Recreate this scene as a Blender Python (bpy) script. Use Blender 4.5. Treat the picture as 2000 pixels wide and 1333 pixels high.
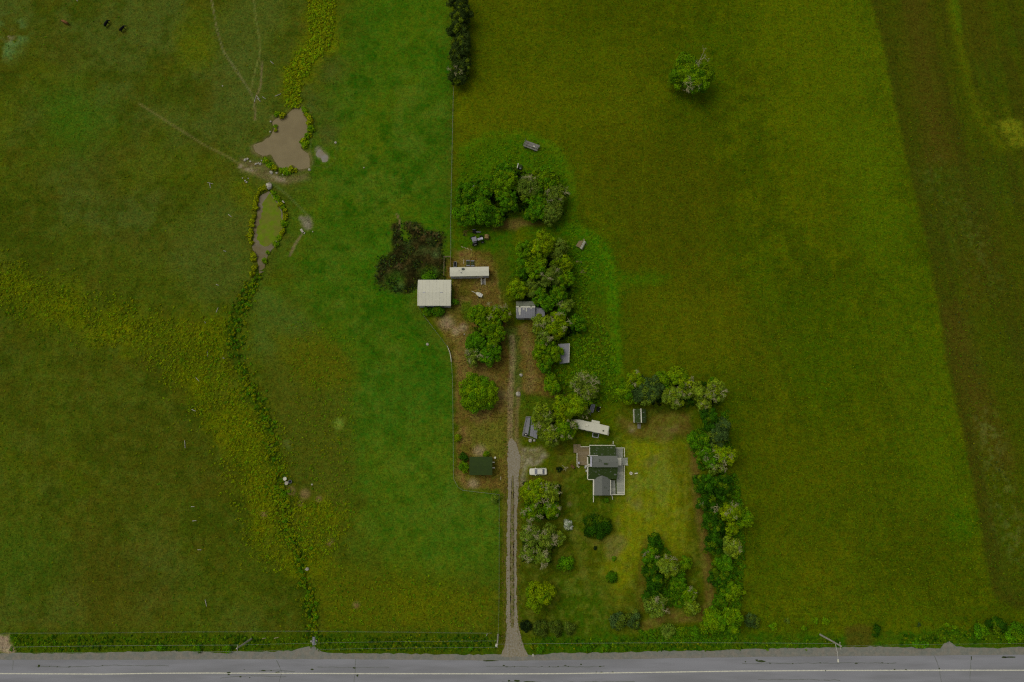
import bpy, bmesh, math, random
import numpy as np
from mathutils import Vector, Matrix

for _o in list(bpy.data.objects):
    bpy.data.objects.remove(_o, do_unlink=True)
scene = bpy.context.scene
COL = scene.collection
R = math.radians

# ------------------------------------------------------------------ camera
CAM_H = 188.0                 # drone height above ground, metres
CAM_TILT = R(10.3)            # tipped a little north of straight down
FPX = 2000.0 * 24.0 / 36.0
cam_data = bpy.data.cameras.new('camera')
cam_data.lens = 24.0
cam_data.sensor_width = 36.0
cam_data.sensor_fit = 'HORIZONTAL'
cam_data.clip_start = 1.0
cam_data.clip_end = 9000.0
cam = bpy.data.objects.new('camera', cam_data)
COL.objects.link(cam)
cam.location = (0, 0, CAM_H)
cam.rotation_euler = (CAM_TILT, 0, 0)
scene.camera = cam

# ------------------------------------------------------------------ sky and sun (overcast, light from the west-north-west)
SUN_EL, SUN_AZ = R(60), R(-60)
world = bpy.data.worlds.new('World')
scene.world = world
world.use_nodes = True
wn = world.node_tree
wn.nodes.clear()
w_out = wn.nodes.new('ShaderNodeOutputWorld')
w_bg = wn.nodes.new('ShaderNodeBackground')
w_hsv = wn.nodes.new('ShaderNodeHueSaturation')
w_sky = wn.nodes.new('ShaderNodeTexSky')
w_sky.sky_type = 'NISHITA'
w_sky.sun_disc = False
w_sky.sun_elevation = SUN_EL
w_sky.sun_rotation = SUN_AZ
w_sky.dust_density = 4.0
w_hsv.inputs['Saturation'].default_value = 0.25     # grey overcast
w_bg.inputs['Strength'].default_value = 0.125
wn.links.new(w_sky.outputs[0], w_hsv.inputs['Color'])
wn.links.new(w_hsv.outputs[0], w_bg.inputs['Color'])
wn.links.new(w_bg.outputs[0], w_out.inputs[0])

sun_data = bpy.data.lights.new('sun', 'SUN')
sun_data.energy = 1.05
sun_data.angle = R(38)
sun_data.color = (1.0, 0.955, 0.88)
sun = bpy.data.objects.new('sun', sun_data)
COL.objects.link(sun)
_d = Vector((math.sin(SUN_AZ) * math.cos(SUN_EL), math.cos(SUN_AZ) * math.cos(SUN_EL), math.sin(SUN_EL)))
sun.rotation_euler = (-_d).to_track_quat('-Z', 'Y').to_euler()
sun.location = _d * 300

vs = scene.view_settings
vs.view_transform = 'Standard'
vs.look = 'None'
vs.exposure = -0.88
vs.gamma = 1.0
vs.use_curve_mapping = False
scene.cycles.use_denoising = False          # keep the fine grain of grass and leaves
scene.cycles.filter_width = 1.25
scene.cycles.max_bounces = 4
scene.cycles.diffuse_bounces = 3
scene.cycles.glossy_bounces = 2
scene.cycles.transparent_max_bounces = 4

# ------------------------------------------------------------------ photograph pixel (2000 wide) -> metres on the plane z
_ca, _sa = math.cos(CAM_TILT), math.sin(CAM_TILT)


def G(u, v, z=0.0):
    x = (u - 1000.0) / FPX
    y = (666.5 - v) / FPX
    dy = y * _ca + _sa
    dz = y * _sa - _ca
    t = (CAM_H - z) / (-dz)
    return Vector((x * t, dy * t, z))


def unG(x, y, z=0.0):
    d = z - CAM_H
    yc = y * _ca + d * _sa
    zc = np.minimum(-y * _sa + d * _ca, -20.0)
    return 1000.0 + FPX * x / (-zc), 666.5 - FPX * yc / (-zc)


def mpp(v):                      # metres per photo pixel at image row v
    return (G(1001, v) - G(1000, v)).x


LIT = 0.53                       # level of a perfectly white level surface in this light


def lin(c):
    c = np.asarray(c, float) / 255.0
    return np.where(c <= 0.04045, c / 12.92, ((c + 0.055) / 1.055) ** 2.4)


def alb(r, g, b, k=1.0):         # albedo of an open level surface that shows as (r, g, b)
    a = np.clip(lin((r, g, b)) / LIT * k, 0.001, 0.9)
    return (float(a[0]), float(a[1]), float(a[2]))


# ------------------------------------------------------------------ numpy value noise
def _hash(ix, iy, seed):
    h = (ix.astype(np.int64) * 374761393 + iy.astype(np.int64) * 668265263 + seed * 1442695041) & 0xffffffff
    h = ((h ^ (h >> 13)) * 1274126177) & 0xffffffff
    return ((h ^ (h >> 16)) & 0xffff) / 65535.0


def vnoise(x, y, scale, seed=0):
    x = np.asarray(x) / scale
    y = np.asarray(y) / scale
    ix, iy = np.floor(x), np.floor(y)
    fx, fy = x - ix, y - iy
    fx = fx * fx * (3 - 2 * fx)
    fy = fy * fy * (3 - 2 * fy)
    a = _hash(ix, iy, seed); b = _hash(ix + 1, iy, seed)
    c = _hash(ix, iy + 1, seed); d = _hash(ix + 1, iy + 1, seed)
    return (a * (1 - fx) + b * fx) * (1 - fy) + (c * (1 - fx) + d * fx) * fy


def fbm(x, y, scale, seed=0, octv=4):
    s = 0; a = 1; t = 0
    for i in range(octv):
        s = s + a * vnoise(x + 31.7 * i, y - 17.3 * i, scale / 2 ** i, seed + i * 7)
        t += a; a *= 0.55
    return s / t


def sstep(a, b, x):
    t = np.clip((x - a) / (b - a), 0, 1)
    return t * t * (3 - 2 * t)


def seg_dist(X, Y, pts, closed=False):
    best = np.full(X.shape, 1e9)
    n = len(pts)
    for i in range(n if closed else n - 1):
        ax, ay = pts[i]; bx, by = pts[(i + 1) % n]
        dx, dy = bx - ax, by - ay
        L = dx * dx + dy * dy + 1e-9
        t = np.clip(((X - ax) * dx + (Y - ay) * dy) / L, 0, 1)
        best = np.minimum(best, (X - ax - t * dx) ** 2 + (Y - ay - t * dy) ** 2)
    return np.sqrt(best)


def in_poly(X, Y, pts):
    r = np.zeros(X.shape, bool)
    n = len(pts)
    for i in range(n):
        ax, ay = pts[i]; bx, by = pts[(i + 1) % n]
        if ay == by:
            continue
        c = ((ay > Y) != (by > Y)) & (X < (bx - ax) * (Y - ay) / (by - ay) + ax)
        r ^= c
    return r


def poly_field(X, Y, pts, reach):
    """signed distance in pixels, positive inside, -reach far away"""
    P = np.array(pts, float)
    out = np.full(X.shape, -float(reach))
    m = (X > P[:, 0].min() - reach) & (X < P[:, 0].max() + reach) & (Y > P[:, 1].min() - reach) & (Y < P[:, 1].max() + reach)
    if m.any():
        d = seg_dist(X[m], Y[m], pts, True)
        out[m] = np.where(in_poly(X[m], Y[m], pts), d, -d)
    return out


def line_field(X, Y, pts, reach):
    P = np.array(pts, float)
    out = np.full(X.shape, float(reach))
    m = (X > P[:, 0].min() - reach) & (X < P[:, 0].max() + reach) & (Y > P[:, 1].min() - reach) & (Y < P[:, 1].max() + reach)
    if m.any():
        out[m] = seg_dist(X[m], Y[m], pts)
    return out


# ------------------------------------------------------------------ materials
MATS = {}


def mat(name, rgb=(0.5, 0.5, 0.5), rough=0.8, spec=0.1, var=0.12, nscale=3.0, bump=0.0, metal=0.0, rgb2=None, stretch=(1, 1, 1), attr=None, detail=4.0, mix=(0.42, 0.58)):
    if name in MATS:
        return MATS[name]
    m = bpy.data.materials.new(name)
    m.use_nodes = True
    nt = m.node_tree
    nt.nodes.clear()
    out = nt.nodes.new('ShaderNodeOutputMaterial')
    bs = nt.nodes.new('ShaderNodeBsdfPrincipled')
    nt.links.new(bs.outputs[0], out.inputs[0])
    bs.inputs['Roughness'].default_value = rough
    bs.inputs['Specular IOR Level'].default_value = spec
    bs.inputs['Metallic'].default_value = metal
    tc = nt.nodes.new('ShaderNodeTexCoord')
    mp = nt.nodes.new('ShaderNodeMapping')
    mp.inputs['Scale'].default_value = stretch
    nt.links.new(tc.outputs['Object'], mp.inputs[0])
    nz = nt.nodes.new('ShaderNodeTexNoise')
    nz.inputs['Scale'].default_value = nscale
    nz.inputs['Detail'].default_value = detail
    nz.inputs['Roughness'].default_value = 0.65
    nt.links.new(mp.outputs[0], nz.inputs['Vector'])
    if attr:
        at = nt.nodes.new('ShaderNodeAttribute')
        at.attribute_name = attr
        base = at.outputs['Color']
    else:
        cr = nt.nodes.new('ShaderNodeMixRGB')
        cr.inputs[1].default_value = (*rgb, 1)
        cr.inputs[2].default_value = (*(rgb2 or rgb), 1)
        rp = nt.nodes.new('ShaderNodeMapRange')
        rp.inputs[1].default_value = mix[0]
        rp.inputs[2].default_value = mix[1]
        nt.links.new(nz.outputs[0], rp.inputs[0])
        nt.links.new(rp.outputs[0], cr.inputs[0])
        base = cr.outputs[0]
    hs = nt.nodes.new('ShaderNodeHueSaturation')
    mr = nt.nodes.new('ShaderNodeMapRange')
    mr.inputs[1].default_value = 0.3
    mr.inputs[2].default_value = 0.7
    mr.inputs[3].default_value = 1 - var
    mr.inputs[4].default_value = 1 + var
    n2 = nt.nodes.new('ShaderNodeTexNoise')
    n2.inputs['Scale'].default_value = nscale * 2.7
    n2.inputs['Detail'].default_value = detail
    nt.links.new(mp.outputs[0], n2.inputs['Vector'])
    nt.links.new(n2.outputs[0], mr.inputs[0])
    nt.links.new(mr.outputs[0], hs.inputs['Value'])
    nt.links.new(base, hs.inputs['Color'])
    nt.links.new(hs.outputs[0], bs.inputs['Base Color'])
    if bump:
        bp = nt.nodes.new('ShaderNodeBump')
        bp.inputs['Strength'].default_value = bump
        bp.inputs['Distance'].default_value = 0.1
        nt.links.new(n2.outputs[0], bp.inputs['Height'])
        nt.links.new(bp.outputs[0], bs.inputs['Normal'])
    MATS[name] = m
    return m


# ------------------------------------------------------------------ mesh helpers
def tag(o, label=None, cat=None, group=None, kind=None):
    if label: o['label'] = label
    if cat: o['category'] = cat
    if group: o['group'] = group
    if kind or cat: o['kind'] = kind or 'thing'
    return o


def link(name, me, parent=None, loc=None):
    o = bpy.data.objects.new(name, me)
    COL.objects.link(o)
    if parent is not None:
        o.parent = parent
    if loc is not None:
        o.location = loc
    return o


def thing(name, label, cat, loc=(0, 0, 0), rz=0.0, group=None):
    o = bpy.data.objects.new(name, None)
    o.empty_display_size = 0.5
    COL.objects.link(o)
    o.location = loc
    o.rotation_euler = (0, 0, rz)
    return tag(o, label, cat, group)


def np_mesh(name, V, Fq, mats, cols=None, smooth=False):
    """V (n,3) float, Fq (m,3 or 4) int, cols (n,3) per-vertex linear colour"""
    V = np.asarray(V, np.float32)
    Fq = np.asarray(Fq, np.int32)
    me = bpy.data.meshes.new(name)
    k = Fq.shape[1]
    me.vertices.add(len(V)); me.vertices.foreach_set('co', V.ravel())
    me.loops.add(Fq.size); me.loops.foreach_set('vertex_index', Fq.ravel())
    me.polygons.add(len(Fq))
    me.polygons.foreach_set('loop_start', np.arange(0, Fq.size, k, dtype=np.int32))
    me.polygons.foreach_set('loop_total', np.full(len(Fq), k, np.int32))
    if smooth:
        me.polygons.foreach_set('use_smooth', np.ones(len(Fq), bool))
    if cols is not None:
        a = me.color_attributes.new('col', 'FLOAT_COLOR', 'POINT')
        c = np.ones((len(V), 4), np.float32)
        c[:, :cols.shape[1]] = cols
        a.data.foreach_set('color', c.ravel())
    for m in (mats if isinstance(mats, (list, tuple)) else [mats]):
        me.materials.append(m)
    me.update(calc_edges=True)
    me.validate()
    return me


class MB:
    def __init__(s):
        s.v = []; s.f = []

    def add(s, vs_, fs_):
        n = len(s.v)
        s.v += [tuple(p) for p in vs_]
        s.f += [tuple(i + n for i in f) for f in fs_]
        return s

    def box(s, c, d, rz=0.0, rx=0.0, ry=0.0):
        M = Matrix.Translation(c) @ Matrix.Rotation(rz, 4, 'Z') @ Matrix.Rotation(ry, 4, 'Y') @ Matrix.Rotation(rx, 4, 'X')
        a, b, h = d[0] / 2, d[1] / 2, d[2] / 2
        P = [M @ Vector(p) for p in ((-a, -b, -h), (a, -b, -h), (a, b, -h), (-a, b, -h), (-a, -b, h), (a, -b, h), (a, b, h), (-a, b, h))]
        return s.add(P, [(3, 2, 1, 0), (4, 5, 6, 7), (0, 1, 5, 4), (1, 2, 6, 5), (2, 3, 7, 6), (3, 0, 4, 7)])

    def bar(s, p, q, w, h=None):
        p, q = Vector(p), Vector(q)
        d = (q - p)
        L = d.length
        h = h or w
        rot = d.to_track_quat('X', 'Z').to_matrix().to_4x4()
        M = Matrix.Translation((p + q) / 2) @ rot
        a, b, c = L / 2, w / 2, h / 2
        P = [M @ Vector(t) for t in ((-a, -b, -c), (a, -b, -c), (a, b, -c), (-a, b, -c), (-a, -b, c), (a, -b, c), (a, b, c), (-a, b, c))]
        return s.add(P, [(3, 2, 1, 0), (4, 5, 6, 7), (0, 1, 5, 4), (1, 2, 6, 5), (2, 3, 7, 6), (3, 0, 4, 7)])

    def tube(s, p, q, r0, r1=None, n=8, cap=True):
        p, q = Vector(p), Vector(q)
        r1 = r0 if r1 is None else r1
        d = (q - p).normalized()
        a = d.orthogonal().normalized(); b = d.cross(a)
        P = []
        for c, r in ((p, r0), (q, r1)):
            for i in range(n):
                t = 2 * math.pi * i / n
                P.append(c + (a * math.cos(t) + b * math.sin(t)) * r)
        F = [(i, (i + 1) % n, n + (i + 1) % n, n + i) for i in range(n)]
        if cap:
            F += [tuple(reversed(range(n))), tuple(range(n, 2 * n))]
        return s.add(P, F)

    def prism(s, poly, z0, z1):
        n = len(poly)
        P = [(p[0], p[1], z0) for p in poly] + [(p[0], p[1], z1) for p in poly]
        F = [(i, (i + 1) % n, n + (i + 1) % n, n + i) for i in range(n)]
        F += [tuple(reversed(range(n))), tuple(range(n, 2 * n))]
        return s.add(P, F)

    def slab(s, quad, t):
        """a sheet over 3-D corner points (counter-clockwise from above) with thickness t downward"""
        n = len(quad)
        P = [tuple(p) for p in quad] + [(p[0], p[1], p[2] - t) for p in quad]
        F = [tuple(range(n)), tuple(reversed(range(n, 2 * n)))]
        F += [(i, n + i, n + (i + 1) % n, (i + 1) % n) for i in range(n)]
        return s.add(P, F)

    def mesh(s, name, m, smooth=False, bevel=0.0):
        me = bpy.data.meshes.new(name)
        me.from_pydata(s.v, [], s.f)
        bm = bmesh.new(); bm.from_mesh(me)
        if bevel:
            bmesh.ops.bevel(bm, geom=bm.edges[:] + bm.verts[:], offset=bevel, segments=2, affect='EDGES', clamp_overlap=True)
        bmesh.ops.recalc_face_normals(bm, faces=bm.faces[:])
        bm.to_mesh(me); bm.free()
        if smooth:
            me.polygons.foreach_set('use_smooth', np.ones(len(me.polygons), bool))
        me.materials.append(m)
        me.update()
        return me

    def build(s, name, m, parent=None, loc=None, smooth=False, bevel=0.0):
        return link(name, s.mesh(name, m, smooth, bevel), parent, loc)
# ================================================================== GROUND
def axis(lo, hi, step, ext):
    a = list(np.arange(lo, hi + 1e-6, step))
    e = [8, 20, 45, 90, 180, 360, 800, 1700, 3500]
    return np.array([lo - k for k in reversed(e)] + a + [hi + k for k in e])


gx = axis(-166, 166, 0.5, 0)
gy = axis(-60, 150, 0.5, 0)
GX, GY = np.meshgrid(gx, gy)
nx, ny = len(gx), len(gy)
X = GX.ravel(); Y = GY.ravel()
PX, PY = unG(X, Y)
PX = np.clip(PX, -4000, 6000); PY = np.clip(PY, -4000, 4000)
N_BIG = fbm(X, Y, 40, 1); N_MID = fbm(X, Y, 14, 2); N_SM = fbm(X, Y, 4.5, 3); N_FINE = fbm(X, Y, 1.6, 4, 3)
N_W1 = fbm(X, Y, 9, 5) - 0.5; N_W2 = fbm(X, Y, 2.5, 6) - 0.5
C3 = np.zeros((len(X), 3))


def lay(m, c):
    m = np.clip(m, 0, 1)[:, None]
    C3[:] = C3 * (1 - m) + np.array(c, float) * m


def region(pts, soft=6, warp=10, fine=8):
    """soft-edged, ragged mask of a region given by its outline"""
    sd = poly_field(PX, PY, pts, 60 + soft)
    return sstep(-soft, soft, sd + N_W1 * warp * 2 + N_W2 * fine * 2)


def stripe(pts, w, soft=2, fine=3):
    d = line_field(PX, PY, pts, w + soft + 25)
    return 1 - sstep(w - soft, w + soft, d + N_W2 * fine * 2 + N_W1 * fine)


def blob(cx, cy, r, soft=0.6):
    d = np.hypot(PX - cx, PY - cy) + N_W1 * r * 0.9 + N_W2 * r * 0.5
    return 1 - sstep(r * (1 - soft), r * (1 + soft), d)


# --- east hay field (the base)
C3[:] = (57, 69, 2)
lay(sstep(0.46, 0.66, N_BIG) * 0.9, (70, 82, 3))
lay(sstep(0.50, 0.68, fbm(X, Y, 55, 25)) * 0.7, (51, 63, 2))
lay(sstep(0.50, 0.66, fbm(X + Y * .5, Y - X * .5, 6, 26)) * 0.6, (73, 81, 2))
lay(sstep(0.50, 0.64, fbm(X, Y, 3.0, 27)) * 0.6, (46, 58, 2))
lay(sstep(0.52, 0.72, N_MID) * 0.5, (55, 74, 2))
lay(sstep(0.52, 0.74, fbm(X, Y, 18, 21)) * 0.4, (66, 70, 5))
lay(sstep(0.50, 0.75, fbm(X, Y * 0.6, 8, 22)) * 0.4, (52, 66, 3))
XS = X + 0.085 * Y
lay(sstep(0.50, 0.78, fbm(XS, Y / 14, 2.6, 23)) * 0.4, (53, 65, 2))
lay(sstep(0.52, 0.78, fbm(XS, Y / 16, 3.0, 24)) * 0.3, (74, 86, 2))
lay(region([(890, -400), (1320, -400), (1300, 330), (1120, 420), (890, 300)], 60, 30) * 0.45, (70, 77, 3))
lay(region([(1400, -300), (1700, -300), (1760, 340), (1560, 300)], 60, 40) * 0.5, (68, 84, 4))
lay(region([(1120, 330), (1330, 380), (1360, 620), (1215, 690), (1200, 480)], 40, 30) * 0.35, (66, 74, 5))
lay(region([(1440, 900), (1900, 900), (1930, 1250), (1460, 1250)], 80, 40) * 0.35, (56, 70, 4))
lay(region([(1640, 300), (1780, 380), (1880, 860), (1900, 1000), (1780, 980), (1700, 600)], 40, 30) * 0.45, (62, 83, 3))
for p_, c_, k_ in (([(1140, 240), (1400, 220), (1420, 560), (1230, 560)], (60, 63, 3), .55), ([(1440, -60), (1620, -60), (1700, 420), (1560, 480)], (69, 80, 2), .6), ([(900, 170), (1180, 150), (1260, 250), (1110, 270), (900, 260)], (74, 80, 3), .5),
                   ([(1080, -60), (1300, -60), (1260, 90), (1100, 70)], (54, 64, 2), .6), ([(1240, 560), (1460, 560), (1480, 720), (1240, 690)], (70, 74, 3), .5), ([(1500, 560), (1680, 540), (1720, 800), (1560, 820)], (54, 72, 2), .6),
                   ([(1480, 840), (1640, 830), (1700, 1000), (1500, 1020)], (66, 74, 2), .5), ([(1540, 1060), (1660, 1060), (1660, 1180), (1540, 1180)], (74, 78, 3), .55), ([(1700, 1010), (1880, 1010), (1900, 1150), (1720, 1160)], (52, 62, 2), .5), ([(1600, 200), (1740, 260), (1790, 480), (1680, 480)], (66, 84, 3), .5)):
    lay(region(p_, 45, 50, 20) * k_, c_)
lay(blob(1880, 1025, 30, .5) * .6, (50, 80, 3))
for a_, b_ in ((1690, 1735), (1770, 1818)):
    lay(stripe([(a_ - 95, 500), (a_, 600), (a_ + 20, 720), (b_ + 30, 840), (b_ + 45, 900)], 1.5, 1.2, 1) * 0.45, (44, 60, 3))
lay(stripe([(1508, 640), (1530, 720), (1556, 800), (1590, 880)], 4, 4, 2) * 0.4, (48, 58, 4))
for p_ in ([(1560, 310), (1600, 345), (1650, 392)], [(1480, 425), (1560, 418), (1640, 402)], [(1380, 430), (1480, 405), (1560, 402)], [(1240, 820), (1420, 800), (1600, 790), (1860, 775)], [(1470, 1160), (1640, 1135), (1780, 1060), (1840, 1000)], [(1500, 1190), (1700, 1180), (1900, 1172)], [(1455, 1080), (1500, 1150), (1540, 1210)], [(1230, 40), (1260, 200), (1250, 400)], [(1420, -20), (1440, 200), (1470, 420), (1500, 640)]):
    for k_ in (0, 7):
        lay(stripe([(a, b + k_) for a, b in p_], 1.3, 1.1, 0.9) * 0.35, (46, 58, 2))
        lay(stripe([(a + 2, b + k_ + 2.5) for a, b in p_], 1.1, 1.0, 0.9) * 0.25, (78, 88, 4))
# --- darker strip along the east edge
EDGE = [(1690, -400), (1700, 0), (1725, 90), (1745, 190), (1768, 300), (1792, 400), (1820, 520), (1852, 720), (1880, 850), (1908, 980), (1926, 1100), (1938, 1165), (1990, 1190), (6000, 1190), (6000, -400)]
es = poly_field(PX, PY, EDGE, 500)
em = sstep(-6, 8, es + N_W2 * 9 + N_W1 * 6) * 0.9
lay(em, (54, 63, 4))
lay(em * sstep(0.45, 0.70, fbm(X, Y * 0.35, 12, 31)) * 0.6, (60, 57, 8))
lay(em * sstep(0.5, 0.7, fbm(X, Y, 16, 32)) * 0.5, (50, 64, 8))
lay(em * sstep(0.5, 0.75, fbm(XS, Y / 22, 2.4, 33)) * 0.5, (50, 50, 8))
lay(em * (1 - sstep(5, 45, es + N_W1 * 20)) * 0.5, (50, 50, 7))
for pts_ in ([(1780, -50), (1790, 60), (1810, 180), (1830, 300)], [(1860, 620), (1900, 760), (1960, 900)]):
    lay(em * stripe(pts_, 26, 22, 8) * 0.55, (66, 55, 13))
lay(stripe([(1848, -100), (1862, 30), (1878, 100), (1900, 190), (1925, 250), (1960, 290)], 9, 9, 7) * 0.65, (72, 80, 4))
lay(stripe([(1855, -60), (1874, 60)], 6, 5, 5) * 0.6, (60, 84, 5))
lay(region([(1925, 205), (2020, 240), (2020, 300), (1990, 300), (1940, 250)], 12, 16, 18) * sstep(0.35, 0.6, N_SM), (88, 94, 12))
lay(stripe([(1828, -60), (1850, 100), (1880, 240), (1890, 280)], 1.5, 1.2, 1) * 0.6, (46, 52, 5))
wf = stripe([(1925, 820), (1945, 900), (1965, 1000), (1985, 1080)], 22, 22, 14)
lay(wf * sstep(0.46, 0.66, fbm(X, Y, 1.0, 34, 2)) * 0.45, (88, 96, 44))
lay(stripe([(1830, 340), (1900, 480), (1930, 560)], 34, 30, 14) * sstep(0.53, 0.70, fbm(X, Y, 1.0, 35, 2)) * 0.3, (78, 88, 34))

# --- west pasture
PAST = [(884, -2500), (884, 525), (816, 560), (816, 600), (836, 628), (862, 662), (878, 690), (884, 720), (886, 940), (896, 954), (930, 962), (975, 965), (977, 1280), (977, 4500), (-4500, 4500), (-4500, -2500)]
ps = poly_field(PX, PY, PAST, 400)
pm = sstep(-2, 2, ps + N_W2 * 3)
lay(pm, (60, 71, 9))
lay(pm * sstep(0.44, 0.66, N_BIG) * 0.85, (63, 74, 22))
lay(pm * sstep(0.50, 0.68, fbm(X, Y, 30, 45)) * 0.6, (58, 62, 8))
lay(pm * sstep(0.50, 0.68, N_MID) * 0.8, (51, 62, 6))
lay(pm * sstep(0.55, 0.72, fbm(X, Y, 22, 41)) * 0.5, (66, 77, 5))
lay(pm * sstep(0.56, 0.76, fbm(X, Y, 7, 42)) * 0.55, (64, 64, 9))
lay(pm * sstep(0.50, 0.72, fbm(X, Y, 3.2, 43)) * 0.5, (46, 58, 4))
lay(pm * sstep(0.52, 0.72, fbm(X, Y, 2.4, 44)) * 0.35, (72, 80, 20))
lay(blob(230, 1160, 90, .8) * 0.4, (68, 60, 12))
lay(blob(150, 225, 66, 0.8) * 0.6, (50, 82, 10))
lay(blob(15, 75, 38) * sstep(0.4, 0.6, N_SM), (74, 96, 44))
lay(blob(18, 70, 10, .9) * sstep(0.45, 0.6, N_FINE) * .8, (104, 98, 74))
lay(blob(60, 1090, 60, .8) * 0.4, (54, 80, 14))
lay(blob(380, 95, 45) * 0.7, (72, 82, 4))
lay(region([(430, 250), (470, 330), (520, 210), (540, 100), (545, 0), (480, -60), (440, 60)], 40, 30) * 0.7, (66, 77, 24))
lay(region([(430, 380), (500, 400), (490, 560), (400, 600), (330, 500)], 40, 30) * 0.6, (66, 77, 24))
# lush cattle pasture between the ditch and the farmyard
LUSH = [(655, -400), (884, -400), (884, 525), (816, 560), (816, 600), (870, 680), (886, 720), (886, 940), (975, 972), (975, 1105), (860, 1130), (760, 1110), (700, 1040), (690, 800), (640, 640), (560, 570), (600, 430), (650, 260), (690, 120)]
lm = sstep(-75, 60, poly_field(PX, PY, LUSH, 160) + N_W1 * 110 + N_W2 * 26) * pm
lm = np.where(PX > 800, np.maximum(lm, sstep(0, 60, PX - 800) * region(LUSH, 26, 20) * pm), lm)
lay(lm, (57, 81, 9))
lay(lm * sstep(0.42, 0.70, N_SM) * 0.6, (46, 76, 5))
lay(lm * sstep(0.50, 0.68, fbm(X, Y, 9, 51)) * 0.6, (63, 86, 15))
lay(lm * sstep(0.52, 0.68, fbm(X, Y, 16, 52)) * 0.7, (68, 84, 7))
lay(lm * sstep(0.54, 0.72, fbm(X, Y, 3.4, 53, 3)) * 0.75, (37, 68, 3))
lay(lm * sstep(0.52, 0.70, fbm(X, Y, 26, 54)) * 0.6, (70, 82, 8))
lay(lm * sstep(0.55, 0.72, fbm(X, Y, 5.5, 55)) * 0.5, (72, 90, 20))
lay(region([(884, 400), (884, 525), (816, 560), (760, 620), (880, 720), (880, 800), (820, 700), (690, 520), (780, 420)], 30, 20) * lm * 0.5, (44, 84, 3))
lay(region([(690, -60), (880, -60), (880, 160), (760, 150)], 40, 20) * lm * 0.45, (52, 84, 6))
lay(region([(700, 720), (884, 720), (886, 940), (972, 975), (972, 1080), (860, 1110), (740, 1060), (700, 900)], 55, 60, 24) * 0.45, (58, 87, 15))
lay(lm * sstep(0.55, 0.70, fbm(X, Y, 3.0, 57, 3)) * 0.5, (42, 72, 4))
# drier, weedy ground next to the ditch
lay(region([(500, 640), (600, 640), (680, 700), (680, 1000), (700, 1060), (620, 1000), (560, 900), (520, 780)], 26, 24) * 0.8, (64, 71, 12))
lay(region([(500, 560), (590, 600), (620, 660), (540, 700), (480, 700)], 20, 16) * 0.7, (62, 79, 22))
lay(region([(620, 1095), (780, 1110), (960, 1160), (972, 1236), (640, 1238), (600, 1180)], 24, 24) * 0.8, (68, 75, 5))
lay(region([(520, 640), (640, 660), (690, 740), (600, 760), (540, 700)], 20, 20) * 0.6, (72, 76, 4))
# goldenrod and reed belts
GOLD = [
    [(-400, 480), (0, 515), (100, 560), (240, 612), (400, 632), (458, 632), (440, 700), (470, 760), (520, 840), (545, 930), (550, 1010), (600, 1120), (560, 1120), (500, 1060), (462, 920), (420, 830), (330, 735), (260, 680), (120, 630), (0, 600), (-400, 570)],
    [(596, -300), (646, -300), (655, 40), (652, 76), (634, 106), (606, 130), (588, 160), (586, 212), (566, 210), (553, 176), (556, 138), (580, 106), (606, 78), (604, 40)],
    [(562, 985), (640, 980), (690, 1000), (665, 1055), (610, 1105), (580, 1060)],
    [(740, 1140), (960, 1170), (968, 1225), (800, 1215)],
    [(470, 360), (500, 360), (495, 420), (470, 410)],
]
gold_m = np.zeros(len(X))
for i, p_ in enumerate(GOLD):
    g_ = region(p_, 30, 34, 20) * ([1, 1, .9, .45, .6][i])
    gold_m = np.maximum(gold_m, g_)
creek_m = region(GOLD[1], 4, 6, 5)
gold_m *= 0.35 + 0.65 * np.maximum(sstep(0.38, 0.58, fbm(X, Y, 10, 56)), (PY < 230) * 1.0)
lay(gold_m * 0.8, (85, 91, 2))
lay(creek_m * 0.9, (84, 91, 3))
lay(gold_m * sstep(0.48, 0.62, N_SM) * 0.8, (66, 77, 3))
DITCH = [(508, 535), (497, 552), (470, 600), (453, 655), (470, 720), (505, 790), (530, 860), (543, 940), (555, 1010), (582, 1090), (602, 1160), (613, 1246)]
dm = stripe(DITCH, 9, 9, 7)
lay(dm * 0.75 * sstep(0.3, 0.5, N_SM), (40, 64, 4))
# cattle paths
for p_, w_, c_ in (([(410, -20), (424, 60), (436, 100), (468, 148), (488, 178), (496, 196)], 1.3, (94, 92, 54)),
                   ([(494, -20), (500, 40), (507, 75), (507, 110), (498, 140), (490, 176)], 1.2, (88, 94, 40)),
                   ([(511, 120), (510, 165), (502, 186), (497, 205), (499, 235)], 1.6, (92, 84, 50)),
                   ([(272, 203), (330, 240), (400, 284), (448, 308), (478, 328), (520, 348), (560, 356)], 1.6, (88, 86, 40)),
                   ([(520, 350), (560, 380), (600, 420), (612, 440)], 1.5, (70, 84, 34)),
                   ([(566, 500), (576, 478), (590, 458)], 2, (96, 88, 56)),
                   ([(775, 418), (780, 430), (779, 470), (777, 500)], 1.6, (104, 84, 62))):
    lay(stripe(p_, w_ * 1.15, 1.3, 0.9) * 0.95, c_)
for p_ in ([(606, 215), (613, 240), (607, 280), (604, 300), (612, 322), (640, 328), (655, 312), (658, 290), (648, 274)],):
    lay(stripe(p_, 1.3, 1.2, 1.0) * 0.5, (82, 90, 44))
    lay(stripe([(a + 4, b) for a, b in p_], 2.5, 2.0, 1.5) * 0.4, (44, 62, 8))
lay(blob(640, 265, 18, .7) * .6, (66, 70, 26))
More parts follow.
